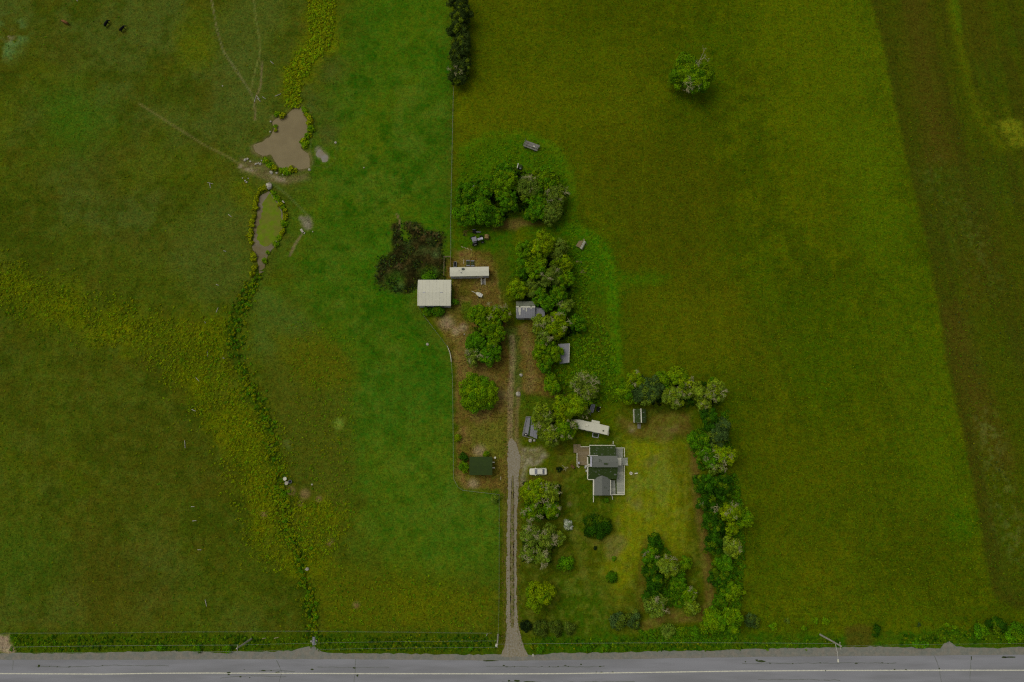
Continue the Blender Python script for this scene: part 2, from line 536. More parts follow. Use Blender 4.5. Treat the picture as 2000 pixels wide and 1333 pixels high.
# muddy pond margins
POND1 = [(578, 208), (588, 212), (594, 230), (603, 240), (599, 258), (590, 272), (586, 290), (598, 298), (603, 312), (604, 326), (585, 330), (560, 330), (545, 325), (536, 312), (530, 300), (512, 302), (500, 296), (496, 284), (512, 278), (528, 268), (536, 252), (532, 238), (540, 232), (556, 228), (566, 220)]
POND2 = [(524, 376), (534, 386), (544, 402), (548, 420), (548, 440), (546, 462), (536, 478), (526, 490), (518, 504), (516, 520), (508, 524), (504, 508), (498, 496), (494, 482), (498, 460), (498, 442), (504, 424), (506, 400), (510, 384), (518, 380)]
lay(np.maximum(1 - sstep(0, 5, abs(poly_field(PX, PY, POND1, 30) + 1 + N_W2 * 5)), 1 - sstep(0, 4, abs(poly_field(PX, PY, POND2, 30) + 1 + N_W2 * 4))) * .5, (40, 42, 14))
mud = np.maximum(region([(p[0] + (p[0] - 560) * 0.10, p[1] + (p[1] - 275) * 0.08) for p in POND1], 5, 8, 8), region([(470, 310), (510, 318), (545, 348), (600, 340), (606, 352), (560, 362), (520, 356), (470, 335)], 6, 8, 8))
lay(mud * 0.75, (90, 82, 50))
lay(region(POND2, 8, 6, 6) * 0.5, (64, 66, 26))
for c_ in ((624, 300, 11), (634, 308, 9), (620, 292, 7), (598, 432, 11), (602, 442, 8), (588, 426, 5)):
    lay(blob(*c_, 0.5) * .85, (104, 98, 80))
lay(stripe([(470, 326), (500, 330), (530, 346), (556, 352)], 5, 4, 4) * sstep(0.42, 0.6, N_FINE), (116, 106, 82))
for c_ in ((515, 1006, 7), (568, 960, 8), (596, 965, 9), (623, 975, 6), (527, 870, 6), (644, 1060, 6), (695, 1182, 7), (587, 984, 6)):
    lay(blob(*c_, 0.5) * 0.8, (104, 86, 54))
lay(blob(662, 828, 10) * 0.8, (92, 112, 34)); lay(blob(560, 868, 10) * 0.5, (64, 78, 36))

# --- farmyard, lanes, lawn
lay(region([(892, 330), (905, 285), (960, 262), (1040, 262), (1100, 300), (1122, 380), (1125, 430), (1190, 470), (1204, 540), (1300, 540), (1215, 570), (1212, 700), (1222, 770), (1195, 790), (1110, 780), (1100, 560), (1010, 450), (890, 440)], 18, 18, 14) * 0.75, (52, 77, 3))
lay(region([(1120, 470), (1190, 480), (1195, 560), (1120, 560)], 14, 14) * 0.7, (50, 84, 4))
lay(region([(905, 300), (985, 275), (1100, 310), (1110, 420), (1090, 400), (1000, 320), (900, 400)], 18, 18, 12) * sstep(.35, .6, N_SM) * 0.7, (54, 84, 4))
lay(stripe([(1100, 445), (1160, 466), (1186, 500), (1196, 560), (1198, 640), (1204, 720)], 10, 8, 4) * 0.85, (58, 92, 3))
lay(stripe([(1190, 535), (1235, 545), (1285, 550)], 8, 9, 9) * 0.6, (56, 86, 3))
lay(stripe([(900, 300), (925, 278), (965, 262), (1035, 264), (1085, 292), (1112, 340), (1120, 400), (1124, 444), (1165, 468), (1190, 505), (1199, 570), (1202, 650), (1210, 740)], 6, 7, 5) * 0.5, (62, 92, 5))
lay(region([(888, 452), (1000, 445), (1010, 480), (1000, 560), (985, 620), (965, 560), (960, 490), (890, 492)], 10, 8) * 0.95, (50, 76, 3))
lay(region([(1130, 590), (1200, 600), (1195, 700), (1140, 700)], 14, 14) * 0.6, (64, 70, 6))
lay(region([(965, 432), (1008, 424), (1060, 438), (1010, 452), (960, 452)], 6, 8) * 0.9, (86, 74, 32))
yard = np.maximum(region([(884, 488), (955, 494), (972, 520), (974, 555), (990, 585), (1000, 640), (1045, 622), (1052, 700), (1070, 758), (1105, 775), (1085, 790), (1012, 800), (1008, 962), (905, 956), (893, 930), (889, 720), (875, 672), (842, 624), (868, 608), (884, 600)], 5, 6), region([(868, 505), (886, 505), (886, 545), (868, 545)], 4, 4))
lay(yard, (83, 71, 25))
lay(yard * sstep(0.48, 0.62, N_SM) * 0.7, (96, 82, 38))
lay(yard * sstep(0.52, 0.66, fbm(X, Y, 6, 61)) * 0.55, (68, 70, 13))
lay(region([(965, 500), (990, 470), (1000, 640), (1005, 700), (996, 700), (985, 620)], 5, 5) * 0.8, (62, 70, 9))
lay(region([(985, 640), (1010, 640), (1016, 700), (1018, 790), (1002, 800), (1000, 700)], 4, 4) * 0.8, (60, 74, 22))
lay(region([(1012, 765), (1085, 780), (1085, 800), (1015, 815)], 5, 6) * 0.9, (54, 72, 5))
lay(region([(915, 830), (985, 815), (985, 890), (935, 890)], 10, 10) * 0.7, (76, 82, 18))
lay(region([(1010, 800), (1030, 800), (1020, 870), (1012, 880)], 4, 4) * 0.8, (64, 72, 12))
lay(region([(900, 590), (920, 590), (918, 640), (905, 620)], 4, 5) * 0.8, (54, 76, 4))
lay(region([(915, 640), (925, 650), (935, 660), (925, 640)], 4, 4) * 0.6, (54, 76, 4))
for c_ in ((872, 630, 14), (905, 640, 8), (936, 882, 12), (890, 648, 8), (925, 945, 12)):
    lay(blob(*c_, 0.6) * 0.85, (118, 104, 76))
lay(region([(890, 955), (975, 955), (975, 968), (900, 965)], 4, 4) * 0.8, (58, 76, 8))
# lawn
LAWN = [(1012, 955), (1060, 935), (1075, 870), (1110, 860), (1200, 860), (1205, 800), (1360, 800), (1358, 900), (1368, 1000), (1392, 1100), (1388, 1205), (1250, 1236), (1020, 1252)]
lw = region(LAWN, 5, 5)
lay(lw, (60, 69, 5))
lay(lw * sstep(0.48, 0.64, N_MID) * 0.7, (54, 72, 4))
lay(region([(1222, 862), (1345, 860), (1352, 960), (1350, 1080), (1250, 1100), (1210, 1180), (1170, 1130), (1185, 1075), (1205, 990), (1218, 920)], 18, 14), (95, 101, 7))
lay(region([(1225, 862), (1335, 870), (1330, 1000), (1240, 1060), (1225, 960)], 14, 14) * sstep(0.46, 0.62, N_SM) * 0.75, (90, 102, 26))
for c_ in ((1245, 985, 13), (1205, 1062, 17), (1195, 1080, 12), (1270, 905, 9), (1228, 975, 6), (1280, 895, 7), (1240, 928, 6), (1242, 950, 3), (1271, 951, 3)):
    lay(blob(*c_, 0.6) * 0.75, (98, 94, 48))
lay(region([(1300, 870), (1356, 870), (1362, 1000), (1345, 1080), (1330, 1000)], 12, 8) * 0.7, (72, 76, 5))
lay(region([(1090, 1130), (1190, 1130), (1190, 1245), (1060, 1240)], 20, 16) * 0.7, (47, 72, 4))
lay(region([(1015, 1090), (1080, 1080), (1085, 1220), (1020, 1230)], 12, 10) * 0.6, (50, 61, 5))
lay(region([(1100, 930), (1155, 920), (1150, 1000), (1100, 1000)], 10, 10) * 0.7, (52, 70, 4))
lay(region([(1145, 1120), (1180, 1120), (1250, 1190), (1180, 1190)], 10, 10) * 0.5, (74, 80, 16))
lay(stripe([(1118, 1040), (1128, 1070), (1140, 1110), (1150, 1160)], 6, 5, 4) * 0.6, (80, 84, 22))
lay(stripe([(1125, 1037), (1160, 1062), (1200, 1050), (1208, 1010)], 4, 4, 3) * 0.6, (84, 78, 28))
lay(stripe([(1356, 875), (1360, 960), (1372, 1040), (1382, 1110), (1388, 1180), (1366, 1206), (1300, 1207), (1258, 1224)], 9, 6, 3) * 0.9, (86, 73, 28))
lay(stripe([(1262, 1060), (1252, 1110), (1254, 1190)], 6, 5, 3) * 0.6, (80, 70, 20))
lay(region([(1295, 1140), (1320, 1140), (1330, 1200), (1300, 1205)], 5, 5) * 0.8, (72, 64, 18))
lay(region([(1208, 818), (1262, 826), (1290, 806), (1350, 806), (1352, 848), (1305, 862), (1235, 850)], 8, 8) * 0.9, (80, 70, 22))
lay(region([(1285, 836), (1330, 828), (1318, 858), (1290, 856)], 6, 6) * 0.5, (94, 86, 46))
lay(blob(1233, 838, 9) * 0.7, (110, 100, 74))
lay(region([(1270, 795), (1340, 795), (1290, 812)], 5, 5) * 0.5, (40, 50, 8))
lay(region([(1060, 925), (1120, 905), (1100, 955), (1050, 950)], 8, 8) * 0.6, (76, 66, 20))
lay(region([(1085, 870), (1100, 880), (1090, 960), (1082, 960)], 5, 4) * 0.5, (76, 66, 20))
lay(blob(1112, 985, 5) * 0.7, (104, 92, 60))
ld_ = sstep(0.50, 0.66, fbm(X, Y, 1.3, 62, 3))
lay(lw * ld_ * 0.45, (94, 98, 30))
lay(lw * sstep(0.52, 0.66, fbm(X, Y, 1.6, 63, 3)) * 0.35, (62, 72, 4))
# parking and turning place beside the drive
pk = region([(1000, 855), (1020, 872), (1055, 872), (1068, 890), (1060, 912), (1034, 914), (1020, 950), (1000, 960)], 6, 8, 8)
lay(pk * 0.9, (116, 109, 88))
lay(pk * sstep(.5, .62, N_FINE) * .6, (84, 82, 34))
lay(region([(1030, 930), (1075, 930), (1085, 960), (1030, 955)], 6, 6) * 0.6, (78, 68, 22))
# dirt either side of the gravel and the two ruts that carry on up the lane
lay(stripe([(1000, 1275), (998, 1200), (998, 1000), (1001, 880)], 17, 4, 3) * 0.7, (82, 74, 26))
lay(stripe([(997, 880), (997, 800), (999, 740), (1002, 700), (1000, 660)], 5.5, 2.5, 2.5) * 0.85, (106, 95, 62))
lay(stripe([(1008, 880), (1010, 800), (1013, 760)], 3.5, 2, 2) * 0.75, (98, 86, 52))
lay(stripe([(1003, 860), (1004, 800), (1006, 750)], 2.2, 1.6, 1.5) * 0.6, (66, 70, 22))
lay(stripe([(1024, 640), (1030, 680), (1036, 720), (1034, 760)], 7, 6, 4) * 0.6, (98, 84, 44))
lay(stripe([(960, 770), (985, 772), (996, 780)], 8, 6, 4) * 0.6, (104, 92, 56))
for k_ in (-7, -2, 3, 8):
    lay(stripe([(1080, 452 + k_), (1130, 456 + k_), (1170, 470 + k_), (1190 + k_, 498), (1198 + k_, 560), (1200 + k_, 640)], 1.2, 1.0, 0.8) * 0.35, (38, 66, 3))
    lay(stripe([(1105 + k_, 450), (1120 + k_, 400), (1112 + k_, 330), (1080, 285 - k_), (1030, 268 - k_)], 1.2, 1.0, 0.8) * 0.3, (66, 92, 5))
for k_ in range(-2, 12):
    lay(stripe([(1232 + k_ * 10, 870), (1240 + k_ * 9, 960), (1236 + k_ * 9, 1080)], 1.6, 1.4, 1.0) * 0.28, (104, 108, 22) if k_ % 2 else (70, 78, 4))
lay(stripe([(967, 520), (974, 560), (980, 620)], 1.2, 1, .8) * .6, (96, 88, 40))
# wet barnyard, trodden to mud
MUDY = [(769, 436), (782, 438), (783, 462), (791, 470), (800, 462), (788, 444), (792, 431), (806, 432), (822, 444), (836, 450), (860, 453), (870, 472), (868, 545), (816, 548), (815, 560), (796, 572), (770, 568), (740, 556), (729, 542), (732, 518), (746, 502), (772, 496), (771, 480), (766, 462)]
halo = region(MUDY, 14, 8, 12)
lay(halo * .55, (56, 60, 14))
my = region(MUDY, 4, 7, 9)
lay(my, (29, 29, 9))
lay(my * sstep(0.50, 0.66, N_FINE) * 0.8, (50, 44, 17))
lay(my * sstep(0.48, 0.62, fbm(X, Y, 3, 71)) * 0.6, (46, 58, 22))
lay(my * stripe([(790, 436), (808, 440), (822, 450), (834, 458), (862, 456)], 8, 6, 5) * sstep(0.50, 0.62, fbm(X, Y, 0.9, 72, 2)) * 0.7, (88, 74, 42))
lay(my * blob(775, 528, 14) * sstep(0.5, 0.62, fbm(X, Y, 0.9, 73, 2)) * .5, (80, 66, 40))
lay(my * blob(838, 498, 8) * sstep(0.45, 0.6, fbm(X, Y, 0.9, 74, 2)) * .5, (84, 74, 44))
lay(blob(772, 558, 19) * 0.9, (44, 70, 10)); lay(blob(838, 540, 19), (46, 68, 12))
lay(blob(851, 500, 8) * 0.7, (56, 74, 34))
lay(blob(780, 562, 10) * 0.6, (48, 66, 34))
# verge along the road
ROAD_N = [(-600, 1280), (0, 1276), (100, 1277), (200, 1275), (300, 1272), (400, 1273), (440, 1276), (470, 1272), (520, 1273), (570, 1272), (590, 1266), (612, 1262), (628, 1272), (650, 1277), (760, 1277), (900, 1279), (975, 1279), (1040, 1280), (1080, 1276), (1200, 1275), (1300, 1272), (1400, 1271), (1450, 1268), (1600, 1266), (1700, 1263), (1780, 1265), (1836, 1266), (1852, 1252), (1868, 1264), (1940, 1267), (2000, 1264), (2700, 1262)]
vg = region([(-600, 1238), (0, 1236), (560, 1236), (970, 1238), (972, 1300), (-600, 1300)], 11, 9) * pm
lay(vg, (54, 70, 5))
lay(vg * sstep(0.48, 0.66, N_SM) * 0.6, (44, 68, 4))
ve = region([(1030, 1248), (1300, 1240), (1500, 1240), (1700, 1242), (2100, 1225), (2600, 1225), (2600, 1300), (1030, 1300)], 6, 8)
lay(ve, (46, 72, 4))
lay(ve * sstep(0.48, 0.62, N_SM) * 0.7, (58, 74, 5))
lay(region([(1650, 1225), (1700, 1225), (1700, 1262), (1655, 1262)], 8, 8) * 0.7, (66, 60, 14))
lay(region([(-60, 1240), (18, 1240), (26, 1275), (-60, 1280)], 5, 5), (122, 108, 84))
lay(region([(-600, 1290), (2700, 1290), (2700, 1344), (-600, 1344)], 3, 2), (72, 70, 40))

# --- heights
Z = (N_SM - 0.5) * 0.14 + (N_FINE - 0.5) * 0.22
Z += (0.25 + (fbm(X, Y, 3.0, 81, 4) - 0.5) * 1.5 + (N_FINE - .5) * .5) * my * sstep(0, 16, poly_field(PX, PY, MUDY, 40))
Z -= dm * 0.45
flat = np.maximum.reduce([yard * 0.7, lw * 0.6, region([(-700, 1250), (2800, 1250), (2800, 1350), (-700, 1350)], 6, 2)])
Z *= (1 - flat)
POND_REACH = 40
pd1 = poly_field(PX, PY, POND1, POND_REACH) + N_W2 * 5 + N_W1 * 3
pd2 = poly_field(PX, PY, POND2, POND_REACH) + N_W2 * 4 + N_W1 * 3
WATER_Z = -0.16
Z = np.where(np.maximum(pd1, pd2) > -8, Z * 0.3, Z)
Z -= 0.9 * sstep(-5, 10, pd1) + 0.9 * sstep(-7, 8, pd2)
for c_ in ((624, 300, 9), (635, 310, 8)):
    Z -= 0.2 * blob(*c_, 0.4)
rs = (PY > 1279) & (PY < 1350)
Z = np.where(rs, -0.03, Z)
drive_sd = poly_field(PX, PY, [(980, 1285), (984, 1200), (982, 960), (984, 790), (1016, 790), (1020, 960), (1016, 1200), (1036, 1285)], 30)
Z = np.where(drive_sd > -4, -0.03, Z)

# grain: how rough the sward looks (alpha channel)
grain = 0.62 + 0.2 * gold_m - 0.06 * lm - 0.08 * lw + 0.25 * yard + 0.5 * my
IDX = np.arange(nx * ny).reshape(ny, nx)
quads = np.stack([IDX[:-1, :-1], IDX[:-1, 1:], IDX[1:, 1:], IDX[1:, :-1]], -1).reshape(-1, 4)
cols = np.concatenate([np.clip(lin(np.clip(C3, 0, 255)) / LIT * 1.05, 0.001, 0.9), np.clip(grain, 0.1, 1)[:, None]], 1)


def ground_material():
    m = bpy.data.materials.new('ground')
    m.use_nodes = True
    nt = m.node_tree
    bs = nt.nodes['Principled BSDF']
    bs.inputs['Roughness'].default_value = 0.95
    bs.inputs['Specular IOR Level'].default_value = 0.0
    at = nt.nodes.new('ShaderNodeAttribute'); at.attribute_name = 'col'
    tc = nt.nodes.new('ShaderNodeTexCoord')

    def noise(scale, detail, rough=0.6):
        n = nt.nodes.new('ShaderNodeTexNoise')
        n.inputs['Scale'].default_value = scale
        n.inputs['Detail'].default_value = detail
        n.inputs['Roughness'].default_value = rough
        nt.links.new(tc.outputs['Object'], n.inputs['Vector'])
        return n.outputs[0]

    def math_(op, a, b):
        n = nt.nodes.new('ShaderNodeMath'); n.operation = op
        for i, v in enumerate((a, b)):
            if isinstance(v, (int, float)):
                n.inputs[i].default_value = v
            else:
                nt.links.new(v, n.inputs[i])
        return n.outputs[0]
    n1 = noise(1.3, 3.0, 0.7); n2 = noise(3.4, 1.0, 0.7); n3 = noise(0.35, 3.0)
    s = math_('ADD', math_('MULTIPLY', math_('SUBTRACT', n1, 0.5), 2.6), math_('MULTIPLY', math_('SUBTRACT', n2, 0.5), 3.0))
    s = math_('ADD', s, math_('MULTIPLY', math_('SUBTRACT', n3, 0.5), 1.1))
    s = math_('MULTIPLY', s, at.outputs['Alpha'])
    val = math_('MAXIMUM', math_('ADD', s, 1.0), 0.3)
    hs = nt.nodes.new('ShaderNodeHueSaturation')
    nt.links.new(at.outputs['Color'], hs.inputs['Color'])
    nt.links.new(val, hs.inputs['Value'])
    nt.links.new(math_('ADD', math_('MULTIPLY', math_('SUBTRACT', noise(0.8, 4.0), 0.5), 0.16), 0.5), hs.inputs['Hue'])
    nt.links.new(hs.outputs[0], bs.inputs['Base Color'])
    return m


ground = link('ground', np_mesh('ground', np.stack([X, Y, Z], 1), quads, ground_material(), cols, True))
tag(ground, 'green pasture, hay field, lawn and bare farmyard ground', kind='structure')


def sheet(name, px_pts, z, m, sub=0, label=None, kind='structure', jag=0.0, seed=0):
    """flat sheet over a photo outline, ragged edge if jag > 0 (metres)"""
    rnd = random.Random(seed)
    pts = []
    n = len(px_pts)
    for i in range(n):
        a = G(*px_pts[i]); b = G(*px_pts[(i + 1) % n])
        L = (b - a).length
        k = max(1, int(L / sub)) if sub else 1
        nrm = Vector((-(b - a).y, (b - a).x, 0)).normalized()
        for j in range(k):
            pts.append(a.lerp(b, j / k) + nrm * rnd.uniform(-jag, jag))
    bm = bmesh.new()
    vs_ = [bm.verts.new((p.x, p.y, z)) for p in pts]
    f = bm.faces.new(vs_)
    if f.normal.z < 0:
        f.normal_flip()
    bmesh.ops.triangulate(bm, faces=bm.faces[:], quad_method='BEAUTY', ngon_method='EAR_CLIP')
    me = bpy.data.meshes.new(name)
    bm.to_mesh(me); bm.free()
    me.materials.append(m)
    o = link(name, me)
    return tag(o, label, kind=kind)


def grow(pts, k):
    c = np.mean(np.array(pts), 0)
    return [tuple(c + (np.array(p) - c) * k) for p in pts]


# --- water
def water_mat(name, c1, c2, scale, lo=0.45, hi=0.6):
    m = mat(name, alb(*c1), 0.2, 0.05, 0.04, scale, 0.02, rgb2=alb(*c2))
    return m


sheet('upper_pond', grow(POND1, 1.16), WATER_Z, water_mat('muddy_water', (107, 96, 66), (102, 91, 62), 0.2), label='brown muddy water of the upper cattle pond')
# lower pond: open muddy water, with a duckweed mat on its northern half
sheet('lower_pond', grow(POND2, 1.14), WATER_Z, water_mat('brown_water', (86, 76, 44), (98, 90, 70), 0.10), label='brown water of the narrow lower pond')
sheet('duckweed', [(525, 378), (534, 387), (544, 402), (549, 420), (549, 440), (546, 460), (536, 472), (524, 480), (511, 479), (502, 468), (501, 450), (506, 434), (511, 418), (513, 400), (518, 386)], WATER_Z + 0.012,
      mat('duckweed', alb(84, 104, 16), 0.9, 0.05, 0.10, 0.35, rgb2=alb(90, 94, 30)), sub=0.6, label='pale green duckweed mat floating on the lower pond', kind='stuff', jag=0.35)
sheet('puddle', [(616, 290), (630, 288), (642, 300), (644, 312), (634, 322), (618, 318)], -0.10, mat('puddle', alb(108, 100, 80), 0.4, 0.1, 0.05, 0.4, rgb2=alb(112, 108, 98)), label='shallow grey puddle beside the upper pond')

# --- road
asphalt = mat('asphalt', alb(108, 108, 108), 0.95, 0.0, 0.06, 0.12, 0.05, rgb2=alb(116, 116, 117), stretch=(0.25, 2.0, 1))
shoulder_m = mat('gravel_shoulder', alb(99, 100, 90), 0.95, 0.05, 0.12, 0.6, 0.1, rgb2=alb(108, 104, 92))


def road_edge(pts, z, shift):
    return [(p[0], p[1] + shift) for p in pts]


sheet('road_shoulder', ROAD_N + [(2700, 1356), (-600, 1356)], 0.004, shoulder_m, sub=1.1, jag=0.16, seed=4, label='grey gravel shoulder along the asphalt road')
PAVE_N = [(-600, 1292), (0, 1289), (200, 1289), (480, 1288), (700, 1288), (1000, 1291), (1200, 1288), (1500, 1283), (1800, 1281), (2000, 1279), (2700, 1276)]
PAVE_S = [(2700, 1339), (2000, 1341), (1000, 1346), (0, 1346), (-600, 1348)]
sheet('road', PAVE_N + PAVE_S, 0.02, asphalt, sub=2.5, jag=0.05, seed=5, label='grey asphalt country road running along the bottom')
LINE = [(-600, 1318), (0, 1316), (200, 1317), (300, 1315.5), (400, 1315), (700, 1316), (1000, 1316.5), (1100, 1316), (1240, 1314), (1450, 1311), (1600, 1310), (1800, 1309.5), (2000, 1309.5), (2700, 1308)]
ln = MB()
for i in range(len(LINE) - 1):
    a, b = G(*LINE[i]), G(*LINE[i + 1])
    dvec = (b - a).normalized(); nrm = Vector((-dvec.y, dvec.x, 0)) * 0.13
    z = Vector((0, 0, 0.025))
    n_ = len(ln.v)
    ln.v += [tuple(a - nrm + z), tuple(b - nrm + z), tuple(b + nrm + z), tuple(a + nrm + z)]
    ln.f.append((n_, n_ + 1, n_ + 2, n_ + 3))
tag(ln.build('road_line', mat('road_paint', alb(178, 176, 154), 0.8, 0.05, 0.08, 1.5, rgb2=alb(160, 158, 142))), 'pale painted centre line of the road', kind='structure')

# tar patches and sealed cracks on the asphalt
tar = mat('tar', alb(46, 55, 24), 0.8, 0.1, 0.1, 2.0)
tar2 = mat('crack_seal', alb(92, 94, 88), 0.9, 0.05, 0.1, 2.0)
rt = random.Random(8)
tp = MB()


def tar_blob(mb, u, v, w, h, z=0.028):
    c = G(u, v); n = 9; P = []
    for i in range(n):
        t = 2 * math.pi * i / n; r = rt.uniform(0.6, 1.2)
        P.append((c.x + math.cos(t) * w * r, c.y + math.sin(t) * h * r, z))
    mb.add(P, [tuple(range(n))])


for u, v, w, h in ((76, 1301, .5, .45), (97, 1302, .2, .15), (112, 1303, .3, .15), (136, 1303, .6, .15), (200, 1300, .2, .12), (447, 1314, .7, .2), (447, 1318, .5, .2), (470, 1322, .5, .2), (488, 1324, .25, .15), (477, 1308, .2, .15),
                   (515, 1310, .9, .2), (530, 1310, .5, .12), (543, 1313, .9, .18), (557, 1313, .4, .1), (610, 1308, .6, .25), (692, 1305, .55, .3), (698, 1320, .4, .35), (960, 1291, 2.6, .2), (984, 1300, .4, .15), (990, 1303, .4, .12), (1005, 1303, .2, .1),
                   (1058, 1302, .3, .1), (1073, 1302, .3, .1), (1090, 1302, .3, .12), (1104, 1300, .5, .12), (1110, 1302, .3, .1), (1135, 1298, .4, .15), (1172, 1302, .5, .16), (1165, 1313, .3, .15), (1175, 1313, .4, .15), (1197, 1313, .4, .12), (1010, 1330, 1.1, .3), (994, 1330, .4, .25), (1034, 1332, 2, .2),
                   (1456, 1293, .3, .18), (1486, 1292, 1.5, .35), (1478, 1290, .5, .3), (1504, 1296, .4, .12), (1548, 1296, .3, .1), (1602, 1295, .4, .18), (1672, 1296, .6, .14), (1723, 1295, .4, .14), (1734, 1296, .25, .12), (1612, 1310.5, .3, .15), (1747, 1308, .4, .15), (1769, 1308, .3, .15), (1834, 1306, .25, .15), (1972, 1284, 2.4, .25), (1962, 1284, 1.2, .3), (1897, 1285, .15, .7)):
    tar_blob(tp, u, v, w * 0.8, h * 0.85)
tag(tp.build('tar_patch', tar), 'dark tar patches scattered on the asphalt', kind='stuff')
ck = MB()


def crack(pts, w=0.09):
    for i in range(len(pts) - 1):
        a, b = G(*pts[i]), G(*pts[i + 1])
        k = max(1, int((b - a).length / 1.2)); prev = a
        for j in range(1, k + 1):
            q = a.lerp(b, j / k) + Vector((rt.uniform(-.15, .15), rt.uniform(-.12, .12), 0))
            d_ = (q - prev).normalized(); nn = Vector((-d_.y, d_.x, 0)) * w * rt.uniform(.5, 1.3); z_ = Vector((0, 0, 0.024))
            ck.add([prev - nn + z_, q - nn + z_, q + nn + z_, prev + nn + z_], [(0, 1, 2, 3)])
            prev = q


for pts in ([(70, 1302), (140, 1303), (230, 1300), (330, 1301)], [(430, 1325), (480, 1321), (560, 1322)], [(540, 1290), (546, 1303), (551, 1312), (545, 1333)], [(695, 1288), (694, 1305), (692, 1340)], [(950, 1302), (1060, 1303), (1180, 1302)],
            [(1450, 1296), (1560, 1296), (1680, 1295), (1750, 1296)], [(1825, 1282), (1830, 1295), (1835, 1307), (1838, 1332)], [(1897, 1282), (1896, 1300), (1894, 1330)], [(26, 1290), (24, 1310)], [(980, 1332), (1100, 1333), (1240, 1331)], [(1480, 1328), (1560, 1327), (1640, 1329)], [(620, 1303), (680, 1304), (760, 1303)], [(505, 1311), (540, 1309), (575, 1312)]):
    crack(pts)
tag(ck.build('road_crack', tar2), 'fine sealed cracks running over the asphalt', kind='stuff')

# --- gravel drive from the road to the yard
drive_m = mat('gravel_drive', alb(106, 97, 71), 0.95, 0.0, 0.22, 2.2, 0.0, rgb2=alb(124, 119, 106), detail=8, mix=(0.36, 0.66))
sheet('driveway', [(978, 1283), (986, 1262), (989, 1230), (989, 1180), (989, 1100), (991, 1000), (992, 940), (991, 895), (993, 862), (1000, 856), (1006, 862), (1012, 876), (1017, 892), (1016, 910), (1013, 924), (1013, 950), (1010, 1000), (1009, 1100), (1009, 1180), (1012, 1225), (1022, 1262), (1032, 1283)],
      0.006, drive_m, sub=0.6, jag=0.16, seed=11, label='tan gravel driveway leading from the road up to the farmyard')
grassy = mat('drive_grass', alb(82, 80, 38), 0.95, 0.0, 0.2, 1.0, 0.0, rgb2=alb(108, 99, 72), detail=8)
sheet('grass_strip', [(998, 1228), (1003.5, 1225), (1003.5, 1160), (1003, 1080), (1003.5, 1000), (1003, 930), (1000, 930), (998, 1000), (996.5, 1080), (997, 1160)], 0.012, grassy, sub=0.7, jag=0.12, seed=12, label='thin grass strip growing between the wheel tracks of the drive')
# ================================================================== VEGETATION
leaf_m = bpy.data.materials.new('foliage')
leaf_m.use_nodes = True
_nt = leaf_m.node_tree
_bs = _nt.nodes['Principled BSDF']
_at = _nt.nodes.new('ShaderNodeAttribute'); _at.attribute_name = 'col'
_nt.links.new(_at.outputs['Color'], _bs.inputs['Base Color'])
_bs.inputs['Roughness'].default_value = 0.8
_bs.inputs['Specular IOR Level'].default_value = 0.03
bark_m = mat('bark', alb(74, 66, 50), 0.95, 0.02, 0.2, 3.0, rgb2=alb(56, 50, 38))
dead_m = mat('dead_wood', alb(150, 144, 108), 0.9, 0.0, 0.15, 3.0, rgb2=alb(122, 116, 82))

LEAF_GAIN = 1.5
PAL = {   # two tones each, as they show in daylight
    'Y': ((92, 104, 2), (66, 92, 4)),
    'YG': ((78, 98, 2), (50, 84, 4)),
    'G': ((58, 92, 3), (42, 76, 5)),
    'D': ((36, 68, 3), (24, 50, 3)),
    'K': ((22, 34, 8), (14, 24, 8)),
    'O': ((74, 88, 24), (54, 72, 16)),
    'S': ((50, 68, 28), (37, 54, 19)),
    'P': ((84, 98, 28), (64, 84, 18)),
    'PY': ((88, 102, 10), (72, 90, 24)),
    'N': ((40, 52, 15), (30, 42, 11)),
    'T': ((104, 84, 50), (82, 66, 38)),
    'W': ((150, 152, 138), (116, 126, 100)),
    'A': ((90, 92, 2), (74, 84, 4)),
}


